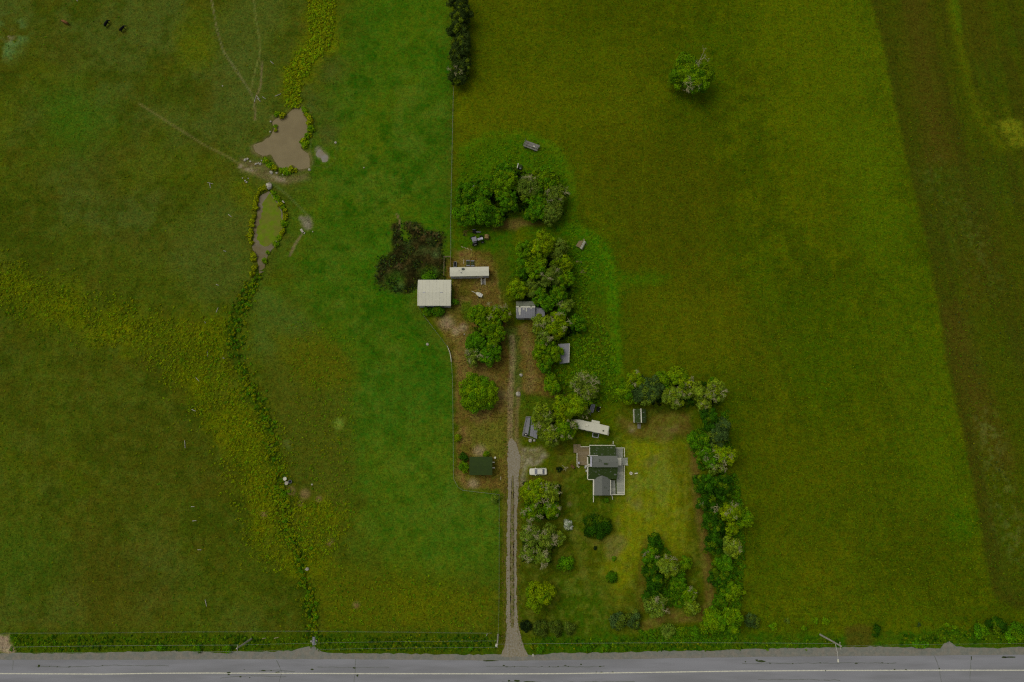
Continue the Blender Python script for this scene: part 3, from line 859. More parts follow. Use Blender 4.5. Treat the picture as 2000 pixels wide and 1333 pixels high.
def leaf_cloud(L, C, leaf, cover, rng, up=-0.35, aspect=0.6, jitter=0.12, tri=False):
    """leaf-sized diamonds over the surface of many small lobes. L (m,4) x y z r ; C (m,3)"""
    L = np.asarray(L, float); C = np.asarray(C, float)
    area = 2 * math.pi * (1 - up) * L[:, 3] ** 2
    n = np.maximum(4, (area * cover / (2 * aspect * leaf * leaf)).astype(int))
    I = np.repeat(np.arange(len(L)), n)
    m = len(I)
    z = rng.uniform(up, 1, m); ph = rng.uniform(0, 2 * math.pi, m)
    q = np.sqrt(1 - z * z)
    D = np.stack([q * np.cos(ph), q * np.sin(ph), z], 1)
    P = L[I, :3] + D * (L[I, 3] * rng.uniform(0.62, 1.12, m))[:, None] * np.array([1, 1, 0.85])
    Nn = D * 0.9 + rng.normal(0, 0.32, (m, 3)) + np.array([0, 0, 0.15])
    Nn /= np.linalg.norm(Nn, axis=1)[:, None]
    Tt = np.cross(Nn, rng.normal(0, 1, (m, 3)))
    Tt /= np.linalg.norm(Tt, axis=1)[:, None] + 1e-9
    Bb = np.cross(Nn, Tt)
    s = (leaf * rng.uniform(0.6, 1.35, m))[:, None]
    if tri:
        s = s * 1.12
        V = np.stack([P - Tt * s - Bb * s * aspect, P - Tt * s + Bb * s * aspect, P + Tt * s], 1).reshape(-1, 3)
        col = C[I] * (1 + rng.normal(0, jitter, m))[:, None] * (1 + rng.normal(0, 0.06, (m, 3)))
        return V, np.arange(3 * m).reshape(m, 3), np.repeat(np.clip(col, 0.001, 0.9), 3, 0)
    V = np.stack([P - Tt * s, P - Bb * s * aspect, P + Tt * s, P + Bb * s * aspect], 1).reshape(-1, 3)
    Fq = np.arange(4 * m).reshape(m, 4)
    col = C[I] * (1 + rng.normal(0, jitter, m))[:, None] * (1 + rng.normal(0, 0.06, (m, 3)))
    return V, Fq, np.repeat(np.clip(col, 0.001, 0.9), 4, 0)


def tone(style, m, rng, gain=1.0):
    a, b = PAL[style]
    a = lin(a) / LIT * LEAF_GAIN * gain; b = lin(b) / LIT * LEAF_GAIN * gain
    t = rng.uniform(0, 1, m)[:, None] ** 0.8
    c = a * (1 - t) + b * t
    o = lin((74, 88, 4)) / LIT * LEAF_GAIN * gain
    k = (rng.uniform(0, 1, m) < 0.22)[:, None] * 0.5
    c = c * (1 - k) + o * k
    return c * rng.uniform(0.72, 1.22, m)[:, None]


def twig_tree(mb, rnd, p, d, length, r, depth, spread=0.7):
    q = p + d * length
    mb.tube(p, q, r, r * 0.55, 4, False)
    if depth <= 0:
        return
    for k in range(rnd.randint(2, 4)):
        dd = (d + Vector((rnd.gauss(0, spread), rnd.gauss(0, spread), rnd.gauss(0.1, spread * 0.6)))).normalized()
        twig_tree(mb, rnd, p.lerp(q, rnd.uniform(0.45, 1.0)), dd, length * rnd.uniform(0.5, 0.75), r * 0.6, depth - 1, spread)


def make_tree(u, v, rpx, h, style, label, dead=0.0, squash=1.0, seed=0, cat='tree', name='deciduous_tree', group=None, cover=0.95):
    rng = np.random.default_rng(seed + 100)
    rnd = random.Random(seed + 5)
    zc = h * 0.62
    base = G(u, v, zc); base.z = 0
    Rm = rpx * mpp(v) * 1.26
    squash = squash * rnd.uniform(0.8, 1.2)
    t = thing(name, label, cat, base, rnd.uniform(0, 6.28), group)
    # crown: a few overlapping sub-crowns of uneven height, each of many small leaf lobes
    hz = h * 0.40
    ns = rnd.randint(3, 5)
    sub = []
    for k in range(ns):
        a_ = 6.283 * (k + rnd.uniform(-.35, .35)) / ns
        d_ = rnd.uniform(0.22, 0.55) * Rm
        sub.append((math.cos(a_) * d_, math.sin(a_) * d_ * squash, zc + rnd.uniform(-.35, .3) * hz, Rm * rnd.uniform(.42, .68), hz * rnd.uniform(.6, .95)))
    sub.append((rnd.uniform(-.1, .1) * Rm, rnd.uniform(-.1, .1) * Rm, zc + .15 * hz, Rm * .55, hz * .85))
    Ls = []
    for (sx, sy, sz, sr, sh) in sub:
        m = int(9 + 5 * sr * sr)
        z = rng.uniform(-0.5, 1, m); ph = rng.uniform(0, 2 * math.pi, m)
        q = np.sqrt(1 - z * z); rad = rng.uniform(0.35, 0.95, m)
        Ls.append(np.stack([sx + q * np.cos(ph) * rad * sr, sy + q * np.sin(ph) * rad * sr, sz + z * rad * sh, rng.uniform(.16, .36, m) * sr + .12], 1))
    L = np.concatenate(Ls); m = len(L)
    V, F_, C = leaf_cloud(L, tone(style, m, rng), min(0.20, 0.11 + 0.026 * Rm), 0.9 * cover * (0.62 if dead > 0.5 else 1.0), rng, tri=True)
    link('crown', np_mesh('crown', V, F_, leaf_m, C), t)
    tr = MB()
    tr.tube((0, 0, -0.3), (0, 0, zc * 0.7), 0.05 + 0.045 * Rm, 0.03 + 0.03 * Rm, 7)
    order = np.argsort(-L[:, 3])[:9]
    for i in order:
        s = Vector((0, 0, zc * rnd.uniform(0.4, 0.7)))
        e = Vector(L[i, :3])
        mid = s.lerp(e, 0.5) + Vector((0, 0, -0.08 * h * rnd.random()))
        r_ = 0.025 + 0.016 * Rm
        tr.tube(s, mid, r_ * 1.3, r_, 5, False); tr.tube(mid, e, r_, r_ * 0.4, 5, False)
    tr.build('trunk', bark_m, t)
    if dead:
        for k in range(int(3 + 7 * dead)):
            db = MB()
            a = rnd.uniform(0, 6.28)
            d = Vector((math.cos(a), math.sin(a), rnd.uniform(0.5, 1.3))).normalized()
            s = Vector((math.cos(a), math.sin(a) * squash, 0)) * Rm * rnd.uniform(0.1, 0.5) + Vector((0, 0, zc + hz * rnd.uniform(0.2, 0.6)))
            twig_tree(db, rnd, s, d, Rm * rnd.uniform(0.26, 0.42), 0.045 + 0.010 * Rm, 4, 0.85)
            db.build('dead_branch', dead_m, t)
    return t


def shrub_mesh(Rm, hm, style, seed, squash=1.0, leaf=0.16, cover=1.0, gain=1.0):
    rng = np.random.default_rng(seed + 900)
    m = int(7 + 6 * Rm)
    z = rng.uniform(0.0, 1, m); ph = rng.uniform(0, 2 * math.pi, m)
    q = np.sqrt(1 - z * z); rad = rng.uniform(0.3, 0.75, m)
    L = np.zeros((m, 4))
    L[:, 0] = q * np.cos(ph) * rad * Rm; L[:, 1] = q * np.sin(ph) * rad * Rm * squash
    L[:, 2] = hm * 0.2 + z * rad * hm * 0.75
    L[:, 3] = np.minimum(rng.uniform(0.28, 0.46, m) * Rm, 0.5 * hm + 0.1)
    V, F_, C = leaf_cloud(L, tone(style, m, rng, gain), leaf, cover, rng, -0.2)
    return np_mesh('foliage', V, F_, leaf_m, C)


def stem_mesh(Rm, hm, seed):
    rnd = random.Random(seed); mb = MB()
    for k in range(5):
        a = rnd.uniform(0, 6.28)
        mb.tube((0, 0, -0.1), (math.cos(a) * Rm * 0.4, math.sin(a) * Rm * 0.4, hm * 0.6), 0.03 + 0.01 * Rm, 0.012, 5, False)
    return mb.mesh('stem', bark_m)


def make_shrub(u, v, rpx, hm, style, label, squash=1.0, seed=0, group=None, cat='shrub', name='shrub', rz=None, leaf=None, gain=1.0):
    base = G(u, v, hm * 0.5); base.z = 0
    Rm = rpx * mpp(v)
    t = thing(name, label, cat, base, random.Random(seed).uniform(0, 6.28) if rz is None else rz, group)
    link('foliage', shrub_mesh(Rm, hm, style, seed, squash, leaf or min(0.26, 0.10 + 0.05 * Rm), gain=gain), t)
    link('stem', stem_mesh(Rm, hm, seed), t)
    return t


def make_conifer(u, v, rm, h, style, label, seed=0, group=None, dens=1.0):
    rng = np.random.default_rng(seed + 300)
    base = G(u, v)
    t = thing('spruce_tree', label, 'tree', base, rng.uniform(0, 6.28), group)
    k = int(16 * h * dens)
    Ls = []
    for i in range(k):
        f = (i + rng.uniform(0, 1)) / k
        z = 0.08 * h + f * 0.92 * h
        r = rm * (1 - f) ** 0.8 + 0.1
        a = rng.uniform(0, 2 * math.pi)
        for s in (0.35, 0.65, 0.95):
            Ls.append((math.cos(a) * r * s, math.sin(a) * r * s, z - 0.22 * r * s, 0.16 + 0.16 * r * (1.1 - s * 0.5)))
    L = np.array(Ls)
    V, F_, C = leaf_cloud(L, np.repeat(tone(style, k, rng), 3, 0), 0.17, 0.9, rng, -0.1, 0.4)
    link('crown', np_mesh('crown', V, F_, leaf_m, C), t)
    tr = MB(); tr.tube((0, 0, -0.2), (0, 0, h * 0.98), 0.18, 0.03, 7)
    tr.build('trunk', bark_m, t)
    return t


# --- dark thin trees along the fence at the top
SPR = 'dark trees in the row along the north fence'
NROW = [
    (894, 150, 17, 5.0, 'southernmost dark tree at the end of the fence row, with pale twigs', .25),
    (902, 128, 17, 5.5, 'second dark tree from the south end of the fence row', 0),
    (893, 106, 18, 6.0, 'third dark tree from the south end of the fence row', 0),
    (902, 80, 18, 6.0, 'fourth dark tree from the south end of the fence row', 0),
    (895, 56, 18, 6.5, 'fifth dark tree from the south end of the fence row', 0),
    (903, 28, 19, 6.5, 'sixth dark tree from the south end of the fence row', 0),
    (896, 2, 19, 6.5, 'seventh dark tree of the fence row, cut by the top edge', 0)]
for i, (u, v, r, h, lb, dd) in enumerate(NROW):
    make_tree(u, v, r, h, 'N', lb, dd, seed=400 + i, group=SPR, cover=1.1)

# --- trees: photo column and row of the crown, radius in photo pixels, height in metres, tone, label, share of dead branches
TREES = [
    (1348, 152, 36, 8.5, 'YG', 'lone bushy tree with pale bare twigs in the open hay field', .35),
    # northern grove
    (915, 378, 21, 6, 'G', 'green tree at the west edge of the northern grove, nearest the fence', 0),
    (911, 418, 22, 6, 'G', 'green tree at the south-west corner of the northern grove', 0),
    (944, 410, 25, 7, 'G', 'broad green tree at the south front of the northern grove, left of centre', 0),
    (950, 375, 19, 6, 'G', 'green tree behind the broad front tree in the northern grove', 0),
    (970, 425, 17, 5, 'G', 'small green tree at the south front of the northern grove beside the bare brown patch', 0),
    (990, 358, 21, 8, 'YG', 'brightest yellow-green tree in the middle of the northern grove', 0),
    (994, 394, 18, 6, 'G', 'green tree just south of the bright tree in the northern grove', 0),
    (990, 334, 16, 5, 'G', 'small tree at the north tip of the northern grove below the dumped white metal', 0),
    (1030, 368, 24, 7, 'O', 'grey-green tree right of the bright tree in the northern grove', .1),
    (1068, 350, 22, 7, 'YG', 'yellow-green tree at the north-east corner of the northern grove', 0),
    (1086, 384, 22, 7, 'O', 'olive grey-green tree at the east edge of the northern grove', .15),
    (1052, 398, 22, 6, 'G', 'dark gapped tree inside the eastern half of the northern grove', 0),
    (1080, 420, 20, 6, 'O', 'grey-green tree at the south-east corner of the northern grove', 0),
    (1040, 420, 14, 5, 'G', 'small green tree at the south front of the northern grove, right of centre', 0),
    # grove beside the grey shed
    (1032, 487, 20, 7, 'YG', 'green tree at the north-west corner of the grove above the grey shed', 0),
    (1062, 480, 22, 8, 'Y', 'yellow-green tree at the north end of the grove above the grey shed', 0),
    (1090, 490, 19, 7, 'O', 'grey-green tree at the north-east corner of the grove above the grey shed', 0),
    (1024, 518, 18, 6, 'G', 'dark green tree on the west side of the grove above the grey shed', 0),
    (1050, 522, 22, 8, 'YG', 'tall tree in the middle of the grove above the grey shed', 0),
    (1099, 513, 19, 7, 'Y', 'yellow-green tree on the east side of the grove above the grey shed', 0),
    (1078, 542, 20, 8, 'O', 'grey-green tree in the eastern middle of the grove above the grey shed', .1),
    (1104, 548, 17, 7, 'YG', 'green tree on the south-east side of the grove above the grey shed', 0),
    (1010, 568, 19, 6, 'Y', 'yellow-green tree beside the lane just north-west of the grey shed', 0),
    (1040, 562, 15, 6, 'O', 'small olive tree between the lane tree and the grove above the grey shed', 0),
    (1060, 583, 18, 6, 'G', 'green tree overhanging the north side of the grey shed', 0),
    (1088, 576, 19, 7, 'G', 'rounded green tree north-east of the grey shed', 0),
    (1103, 596, 15, 5, 'P', 'feathery pale tree leaning east of the grey shed', .3),
    (1064, 634, 19, 6, 'PY', 'yellow-olive tree overhanging the south-east corner of the grey shed', .15),
    (1092, 632, 22, 7, 'Y', 'large yellow-green tree south-east of the grey shed', .1),
    (1126, 632, 15, 5, 'G', 'small green tree east of the large yellow-green one by the grey shed', 0),
    (1098, 612, 13, 5, 'G', 'dark green tree squeezed behind the east end of the grey shed', 0),
    (1062, 662, 14, 6, 'P', 'thin pale tree with white bare twigs between the two grey sheds', .8),
    (1058, 690, 18, 6, 'YG', 'bright green tree beside the lane west of the small grey shed', 0),
    (1083, 688, 16, 6, 'YG', 'green tree covering the left half of the small grey shed', 0),
    (1064, 716, 15, 5, 'G', 'dark green tree south-west of the small grey shed', 0),
    (1078, 746, 17, 5, 'YG', 'bright tree at the south tip of the scrub beside the lane', 0),
    # trees in the yard
    (938, 612, 20, 7, 'YG', 'bright tree at the north end of the yard trees, below the white boat', 0),
    (963, 612, 17, 7, 'Y', 'yellow-green tree in the yard right of the northern one, with bare twigs', .3),
    (986, 614, 14, 5, 'Y', 'thin yellow-green tree in the yard beside the lane', .25),
    (950, 640, 19, 7, 'YG', 'tree in the middle of the yard trees', 0),
    (968, 655, 17, 6, 'YG', 'tree on the lane side of the yard trees', 0),
    (930, 668, 20, 6, 'G', 'green tree on the west side of the yard trees', 0),
    (955, 690, 20, 6, 'G', 'green tree at the south-east end of the yard trees', .1),
    (925, 698, 17, 6, 'P', 'grey-green half-dead tree at the south end of the yard trees', .6),
    (931, 768, 31, 7, 'YG', 'round solitary tree on the bare yard west of the drive', 0),
    (1143, 757, 25, 8, 'P', 'pale half-dead tree with white branches standing above the scrub', 1.0),
    # trees by the white travel trailer
    (1062, 822, 22, 8, 'PY', 'pale yellow-green tree over the weathered plank platform', .5),
    (1104, 797, 24, 8, 'Y', 'large yellow-green tree north of the white travel trailer', 0),
    (1134, 788, 17, 7, 'YG', 'green tree between the pale dead tree and the white travel trailer', .1),
    (1080, 850, 21, 8, 'PY', 'green tree with bare twigs south-east of the plank platform', .6),
    (1106, 838, 20, 8, 'YG', 'green tree at the nose of the white travel trailer', .4),
    (1140, 806, 12, 5, 'P', 'small twiggy tree brushing the roof of the white travel trailer', .9),
    # trees behind the small green shed
    (1226, 766, 20, 7, 'YG', 'leafy tree at the west end of the tree belt north of the lawn', 0),
    (1243, 744, 16, 7, 'Y', 'yellow-tipped tree at the north-west corner of the tree belt', .1),
    (1268, 766, 25, 7, 'S', 'round blue-grey tree behind the small green shed', 0),
    (1296, 748, 16, 6, 'YG', 'green tree just right of the round blue-grey tree', 0),
    (1328, 738, 20, 8, 'Y', 'bright yellow-green tree at the top middle of the tree belt', 0),
    (1314, 776, 19, 7, 'PY', 'pale yellow-green tree at the edge of the bare brown ground', .3),
    (1352, 760, 19, 8, 'PY', 'pale tree in the middle of the tree belt east part', .3),
    (1374, 788, 17, 7, 'PY', 'pale tree at the south edge of the tree belt above the dark gap', .2),
    (1395, 764, 20, 8, 'PY', 'pale yellow tree with whitish twigs at the north-east corner of the tree belt', .5),
    (1386, 816, 20, 6, 'D', 'dark green tree below the north-east corner of the tree belt', 0),
    (1402, 852, 20, 7, 'S', 'blue-grey tree on the east side under the dark green tree', 0),
    # east hedge, north to south
    (1364, 862, 18, 6, 'G', 'green tree at the north-west end of the east hedge beside the lawn', 0),
    (1381, 888, 18, 7, 'G', 'green tree with white bare forks at the north end of the east hedge', .6),
    (1413, 888, 20, 8, 'Y', 'yellow-green tree bulging into the field at the north end of the east hedge', .15),
    (1398, 912, 14, 6, 'P', 'small pale dead-topped tree in the north part of the east hedge', .9),
    (1374, 944, 20, 6, 'D', 'dark bushy tree at the lawn side of the east hedge, below the pale dead-topped one', 0),
    (1410, 948, 21, 6, 'D', 'dark tree at the field side of the east hedge, below the pale dead-topped one', 0),
    (1384, 985, 19, 6, 'D', 'dark green tree in the middle of the east hedge, lawn side', .1),
    (1428, 1000, 19, 8, 'Y', 'yellow-green tree in the middle of the east hedge', .15),
    (1452, 1018, 17, 7, 'YG', 'yellow-green tree reaching farthest into the field from the east hedge', 0),
    (1396, 1026, 20, 6, 'D', 'dark green tree south of the middle of the east hedge, lawn side', 0),
    (1430, 1034, 15, 7, 'Y', 'small yellow-green tree below the middle of the east hedge', 0),
    (1394, 1062, 20, 6, 'D', 'dark green tree where the lawn edge bends at the east hedge', 0),
    (1428, 1068, 17, 7, 'PY', 'pale grey-green tree on the field side of the lower east hedge', .3),
    (1412, 1100, 18, 4, 'G', 'low green tree in the lower east hedge, above the mossy gap', 0),
    (1408, 1132, 18, 4, 'D', 'low dark tree in the lower east hedge', 0),
    (1430, 1152, 18, 4, 'YG', 'yellow-green low tree on the field side of the lower east hedge', 0),
    (1398, 1212, 22, 5, 'YG', 'bushy bright tree at the south end of the east hedge', 0),
    (1428, 1208, 18, 5, 'YG', 'bushy green tree at the south-east end of the east hedge', 0),
    # front garden
    (1044, 958, 21, 7, 'Y', 'yellow-green tree beside the drive south of the white car', .1),
    (1074, 966, 19, 8, 'PY', 'pale tree with dead twigs right of the yellow-green drive tree', .6),
    (1040, 998, 19, 7, 'YG', 'green tree with white bare twigs beside the drive', .6),
    (1078, 996, 15, 7, 'YG', 'small yellow-green tree left of the round silver shrub', .2),
    (1036, 1046, 18, 7, 'P', 'grey half-dead tree at the north-west of the dead clump beside the drive', .9),
    (1070, 1050, 18, 7, 'P', 'grey half-dead tree at the north-east of the dead clump beside the drive', 1.0),
    (1094, 1050, 11, 5, 'PY', 'small yellow-green tree on the garden side of the dead clump', 0),
    (1032, 1080, 16, 7, 'P', 'grey half-dead tree at the south-west of the dead clump beside the drive', .9),
    (1056, 1088, 17, 7, 'P', 'grey half-dead tree at the south end of the dead clump beside the drive', 1.0),
    (1052, 1166, 25, 7, 'Y', 'solitary yellow-green tree on the front lawn near the road', 0),
    # island of trees on the lawn
    (1279, 1060, 17, 5, 'D', 'dark tree at the north tip of the wooded island on the lawn', 0),
    (1268, 1086, 15, 5, 'G', 'green tree on the west side of the wooded island on the lawn', .2),
    (1300, 1104, 19, 7, 'PY', 'lighter feathery tree in the middle of the wooded island on the lawn', .1),
    (1272, 1112, 15, 5, 'D', 'dark tree left of the feathery one on the wooded island', 0),
    (1282, 1136, 16, 4, 'D', 'very dark low tree in the lower part of the wooded island', 0),
    (1270, 1160, 16, 5, 'D', 'dark tree at the south-west of the wooded island', 0),
    (1282, 1184, 18, 6, 'P', 'pale tree with dead twigs at the south end of the wooded island', .6),
    (1341, 1100, 14, 5, 'YG', 'small yellow-green tree at the east arm of the wooded island', 0),
    (1326, 1120, 12, 4, 'G', 'small green tree joining the east arm to the wooded island', 0),
    (1324, 1144, 14, 4, 'G', 'green tree at the top of the south-east arm of the wooded island', 0),
    (1346, 1160, 16, 4, 'YG', 'light green tree in the south-east arm of the wooded island', .1),
    (1352, 1186, 15, 4, 'PY', 'light green tree at the end of the south-east arm of the wooded island', 0),
]
for i, (u, v, r, h, st, lb, dd) in enumerate(TREES):
    make_tree(u, v, r, h, st, lb, dd, seed=i)
make_conifer(1404, 834, 2.6, 9.5, 'S', 'pointed blue-grey spruce leaning out of the north-east corner of the lawn hedge', seed=41)

SHRUBS = [
    (1166, 1028, 33, 2.6, 'D', 'large dense dark green bush in front of the house', .8, {'leaf': .2, 'rz': 0, 'gain': .75}),
    (1111, 1024, 12, 1.7, 'W', 'round silver-grey flowering shrub left of the large dark bush', 1, {'leaf': .13}),
    (1105, 1103, 18, 2.4, 'G', 'deep green bush on the front lawn below the dead clump', .95, {}),
    (1195, 1128, 14, 1.2, 'G', 'low spreading dark bush alone on the front lawn', 1, {'gain': .75}),
    (1199, 1092, 6, .9, 'G', 'small bright shrub on the pale patch of the front lawn', 1, {}),
    (1163, 1071, 4.5, .6, 'K', 'tiny dark shrub in a bare ring below the large dark bush', 1, {}),
    (1027, 1225, 13, 2.2, 'K', 'nearly black round bush at the mouth of the drive', 1, {}),
    (1056, 1228, 17, 2.6, 'O', 'soft grey-green bush left in the row behind the roadside, right of the black bush', 1, {'gain': .6}),
    (1086, 1228, 17, 2.6, 'O', 'soft grey-green bush in the middle of the row behind the roadside', 1, {'gain': .62}),
    (1112, 1228, 15, 2.4, 'O', 'soft grey-green bush right in the row behind the roadside', 1, {'gain': .7}),
    (1207, 1212, 20, 3.2, 'S', 'blue-grey round bush at the south edge of the lawn, left of its twin', 1, {}),
    (1239, 1212, 18, 3.2, 'S', 'blue-grey round bush at the south edge of the lawn, right of its twin', 1, {}),
    (1470, 1215, 18, 3.0, 'S', 'grey-green round bush standing alone right of the east hedge', 1, {'gain': .9}),
    (1305, 1231, 16, 2.6, 'P', 'pale twiggy bush at the south edge of the lawn', 1, {}),
    (1332, 1236, 12, 1.8, 'YG', 'yellow-green bush right of the pale twiggy bush', 1, {}),
    (1360, 1235, 12, 1.6, 'G', 'green bush at the south edge of the lawn below the wooded island', 1, {}),
    (1185, 977, 6.5, 1.6, 'G', 'green shrub against the south wall of the house', 1, {}),
    (838, 541, 15, 2.0, 'G', 'bright weedy bush behind the white barn', .7, {'rz': 0}),
    (834, 608, 13, 2.2, 'G', 'green bush at the south-west corner of the white barn', .8, {'rz': 0}),
    (856, 608, 15, 2.4, 'G', 'green bush along the south wall of the white barn', .75, {'rz': 0}),
    (887, 590, 10, 2.2, 'G', 'green bush at the south-east corner of the white barn', 1, {}),
    (893, 855, 9.5, 1.9, 'Y', 'small yellow-green bush on the yard fence', 1, {}),
    (905, 914, 12.5, 2.4, 'YG', 'bright bush at the south-west side of the dark green roof', 1, {}),
    (906, 894, 11, 2.4, 'D', 'dark bush at the north-west side of the dark green roof', 1, {}),
    (949, 887, 8.5, 1.8, 'YG', 'small bright bush at the north side of the dark green roof', .7, {'rz': 0}),
    (966, 975, 10, 1.8, 'P', 'pale grey sapling beside the drive below the dark green roof', 1, {}),
    (1092, 917, 7, .8, 'K', 'dark clump of garden plants between the white car and the house', 1, {}),
    (1395, 745, 11, 3, 'YG', 'low bush at the north-east tip of the tree belt', 1, {}),
    (1408, 1178, 15, 2.2, 'G', 'low bush in the gap near the south end of the east hedge', 1, {}),
    (1950, 1222, 22, 2.6, 'D', 'large dark bush in the corner by the road at the far right', .8, {}),
    (1985, 1238, 22, 2.4, 'G', 'green bush at the right edge beside the road', 1, {}),
    (1915, 1232, 18, 1.6, 'G', 'low green bush left of the large dark corner bush', 1, {}),
    (1712, 1231, 13, 1.8, 'D', 'dark bush alone on the verge right of the street-lamp pole', 1, {'gain': .9}),
    (1592, 1212, 8, 1.2, 'YG', 'yellow-green bush left of the lamp pole, western of a pair', 1, {}),
    (1614, 1214, 9, 1.2, 'YG', 'yellow-green bush above the lamp pole, eastern of a pair', 1, {}),
    (1538, 1213, 7, 1.2, 'O', 'small grey-green shrub on the right verge between the round bush and the pair', 1, {}),
    (1510, 1226, 10, 1.2, 'YG', 'yellow-green shrub next to the round grey-green bush', 1, {}),
    (1570, 1227, 7, 1.0, 'YG', 'low shrub below the pair of yellow-green bushes', 1, {}),
    (1795, 1221, 5, .9, 'S', 'small grey shrub on the verge far right', 1, {}),
    (1852, 1222, 6, 1.0, 'YG', 'small bright shrub above the widened shoulder at right', 1, {}),
    (1865, 1226, 5, .9, 'YG', 'tiny bright shrub right of the one above the widened shoulder', 1, {}),
    (315, 1264, 10, 1.2, 'G', 'bright ferny bush on the left verge, first of three beside the shoulder', 1, {}),
    (386, 1267, 10, 1.2, 'G', 'bright ferny bush on the left verge, second of three beside the shoulder', 1, {}),
    (446, 1268, 11, 1.2, 'G', 'bright ferny bush at the foot of the left utility pole, third of three', 1, {}),
    (920, 1268, 7, 1.0, 'G', 'low bush beside the shoulder left of the drive mouth', 1, {}),
    (1055, 1268, 11, 1.0, 'G', 'low bush on the verge right of the drive mouth', 1, {}),
    (1148, 1268, 9, 1.2, 'G', 'bright verge bush below the grey-green row', 1, {}),
    (1182, 1266, 10, 1.1, 'G', 'bright verge bush right of the one below the grey-green row', 1, {}),
    (1800, 1259, 20, 1.0, 'G', 'low leafy mound on the verge between lamp pole and widened shoulder', .4, {'rz': 0}),
    (980, 330, 12, 1.8, 'D', 'dark low shrub at the north-west tip of the northern grove', 1, {}),
]
for i, (u, v, r, h, st, lb, sq, kw) in enumerate(SHRUBS):
    make_shrub(u, v, r, h, st, lb, sq, seed=i, **kw)

# --- countable rush and sallow clumps round the ponds (shared shapes)
pv = [(shrub_mesh(0.95, 1.0, s, 700 + k, 1, 0.16, gain=1.25), stem_mesh(0.7, 0.9, 70 + k)) for k, s in enumerate(('A', 'YG', 'A', 'YG'))]
rnd = random.Random(77)


def bank(line, step, label, group, wob=2.0, sc=(0.7, 1.3), which=(0, 1, 2, 3)):
    for i in range(len(line) - 1):
        (ax, ay), (bx, by) = line[i], line[i + 1]
        L = math.hypot(bx - ax, by - ay); n = max(1, int(L / step))
        for k in range(n):
            f = (k + rnd.random() * 0.7) / n
            p = G(ax + (bx - ax) * f + rnd.uniform(-wob, wob), ay + (by - ay) * f + rnd.uniform(-wob, wob))
            t = thing('bank_shrub', label, 'shrub', (p.x, p.y, -0.08), rnd.uniform(0, 6.28), group)
            s = rnd.uniform(*sc); t.scale = (s, s, s * rnd.uniform(.8, 1.2))
            fm, sm = pv[rnd.choice(which)]
            link('foliage', fm, t); link('stem', sm, t)


bank([(592, 214), (604, 226), (608, 245), (604, 262), (597, 275), (592, 287)], 5, 'yellow-green leafy clump on the east bank of the upper pond', 'clumps on the east bank of the upper pond', 2.5, (0.9, 1.7))
bank([(541, 222), (553, 222), (552, 230)], 7, 'yellow-green leafy clump on the north-west bank of the upper pond', 'clumps on the north-west bank of the upper pond', 2, (1, 1.5))
bank([(516, 312), (522, 318), (532, 326), (540, 331)], 6, 'bright clump on the south-west bank of the upper pond', 'clumps on the south-west bank of the upper pond', 2, (0.9, 1.5))
bank([(548, 334), (566, 335), (580, 332)], 6, 'bright clump on the south bank of the upper pond', 'clumps on the south bank of the upper pond', 1.5, (0.9, 1.5), (0, 1))
bank([(537, 240), (538, 258), (549, 238)], 14, 'small round tussock standing in the upper pond', 'tussocks in the upper pond', 1.5, (0.5, 0.9))
bank([(520, 366), (506, 374), (501, 392), (501, 406), (497, 418), (494, 430), (492, 444), (489, 456), (489, 470), (494, 480)], 6.5, 'round bright bush on the west bank of the lower pond', 'bushes on the west bank of the lower pond', 1.5, (0.8, 1.3), (0, 2))
bank([(531, 377), (540, 386), (548, 398), (556, 412), (558, 426), (554, 440), (552, 454), (546, 468), (538, 478)], 5.5, 'leafy bush on the east bank of the lower pond', 'bushes on the east bank of the lower pond', 2, (0.8, 1.4), (1, 3, 2))
bank([(496, 496), (494, 508), (500, 518), (498, 530), (492, 538)], 6, 'bright clump at the narrow south end of the lower pond, west bank', 'clumps at the south end of the lower pond, west bank', 3, (0.8, 1.3), (0, 2))
bank([(523, 494), (519, 508), (516, 517)], 8, 'green clump at the narrow south end of the lower pond, east bank', 'clumps at the south end of the lower pond, east bank', 1.5, (0.8, 1.2), (1, 3))


# --- uncountable low growth
def scatter(name, label, polys, dens, rr, styles, seed, leaf=0.13, cover=0.8, warp=8, gain=1.0, zf=0.25, soft=0.0):
    rng = np.random.default_rng(seed)
    Ls, Cs = [], []
    for poly in polys:
        P = np.array(poly, float)
        lo, hi = P.min(0), P.max(0)
        lo = np.maximum(lo, (-60, -60)); hi = np.minimum(hi, (2060, 1345))
        n = int((hi[0] - lo[0]) * (hi[1] - lo[1]) * 0.02 * dens)
        U = rng.uniform(lo[0], hi[0], n); V_ = rng.uniform(lo[1], hi[1], n)
        keep = poly_field(U, V_, poly, 40) + (fbm(U, V_, 40, seed) - .5) * warp * 2 + (fbm(U, V_, 9, seed + 3) - .5) * warp * 2 + rng.normal(0, 1, n) * soft > 0
        U, V_ = U[keep], V_[keep]
        x = (U - 1000) / FPX; y = (666.5 - V_) / FPX
        t = CAM_H / (_ca - y * _sa)
        r = rng.uniform(rr[0], rr[1], len(U)) * rng.uniform(0.6, 1, len(U))
        Ls.append(np.stack([x * t, (y * _ca + _sa) * t, r * zf, r], 1))
    L = np.concatenate(Ls)
    C = np.zeros((len(L), 3))
    pick = (vnoise(L[:, 0], L[:, 1], 6, seed) * 0.7 + rng.uniform(0, 0.55, len(L))) * len(styles) / 1.25
    pick = np.clip(pick.astype(int), 0, len(styles) - 1)
    for k, s in enumerate(styles):
        m = pick == k
        C[m] = tone(s, int(m.sum()), rng, gain)
    V, F_, Cc = leaf_cloud(L, C, leaf, cover, rng, 0.0, 0.55, tri=True)
    o = link(name, np_mesh(name, V, F_, leaf_m, Cc))
    return tag(o, label, kind='stuff')


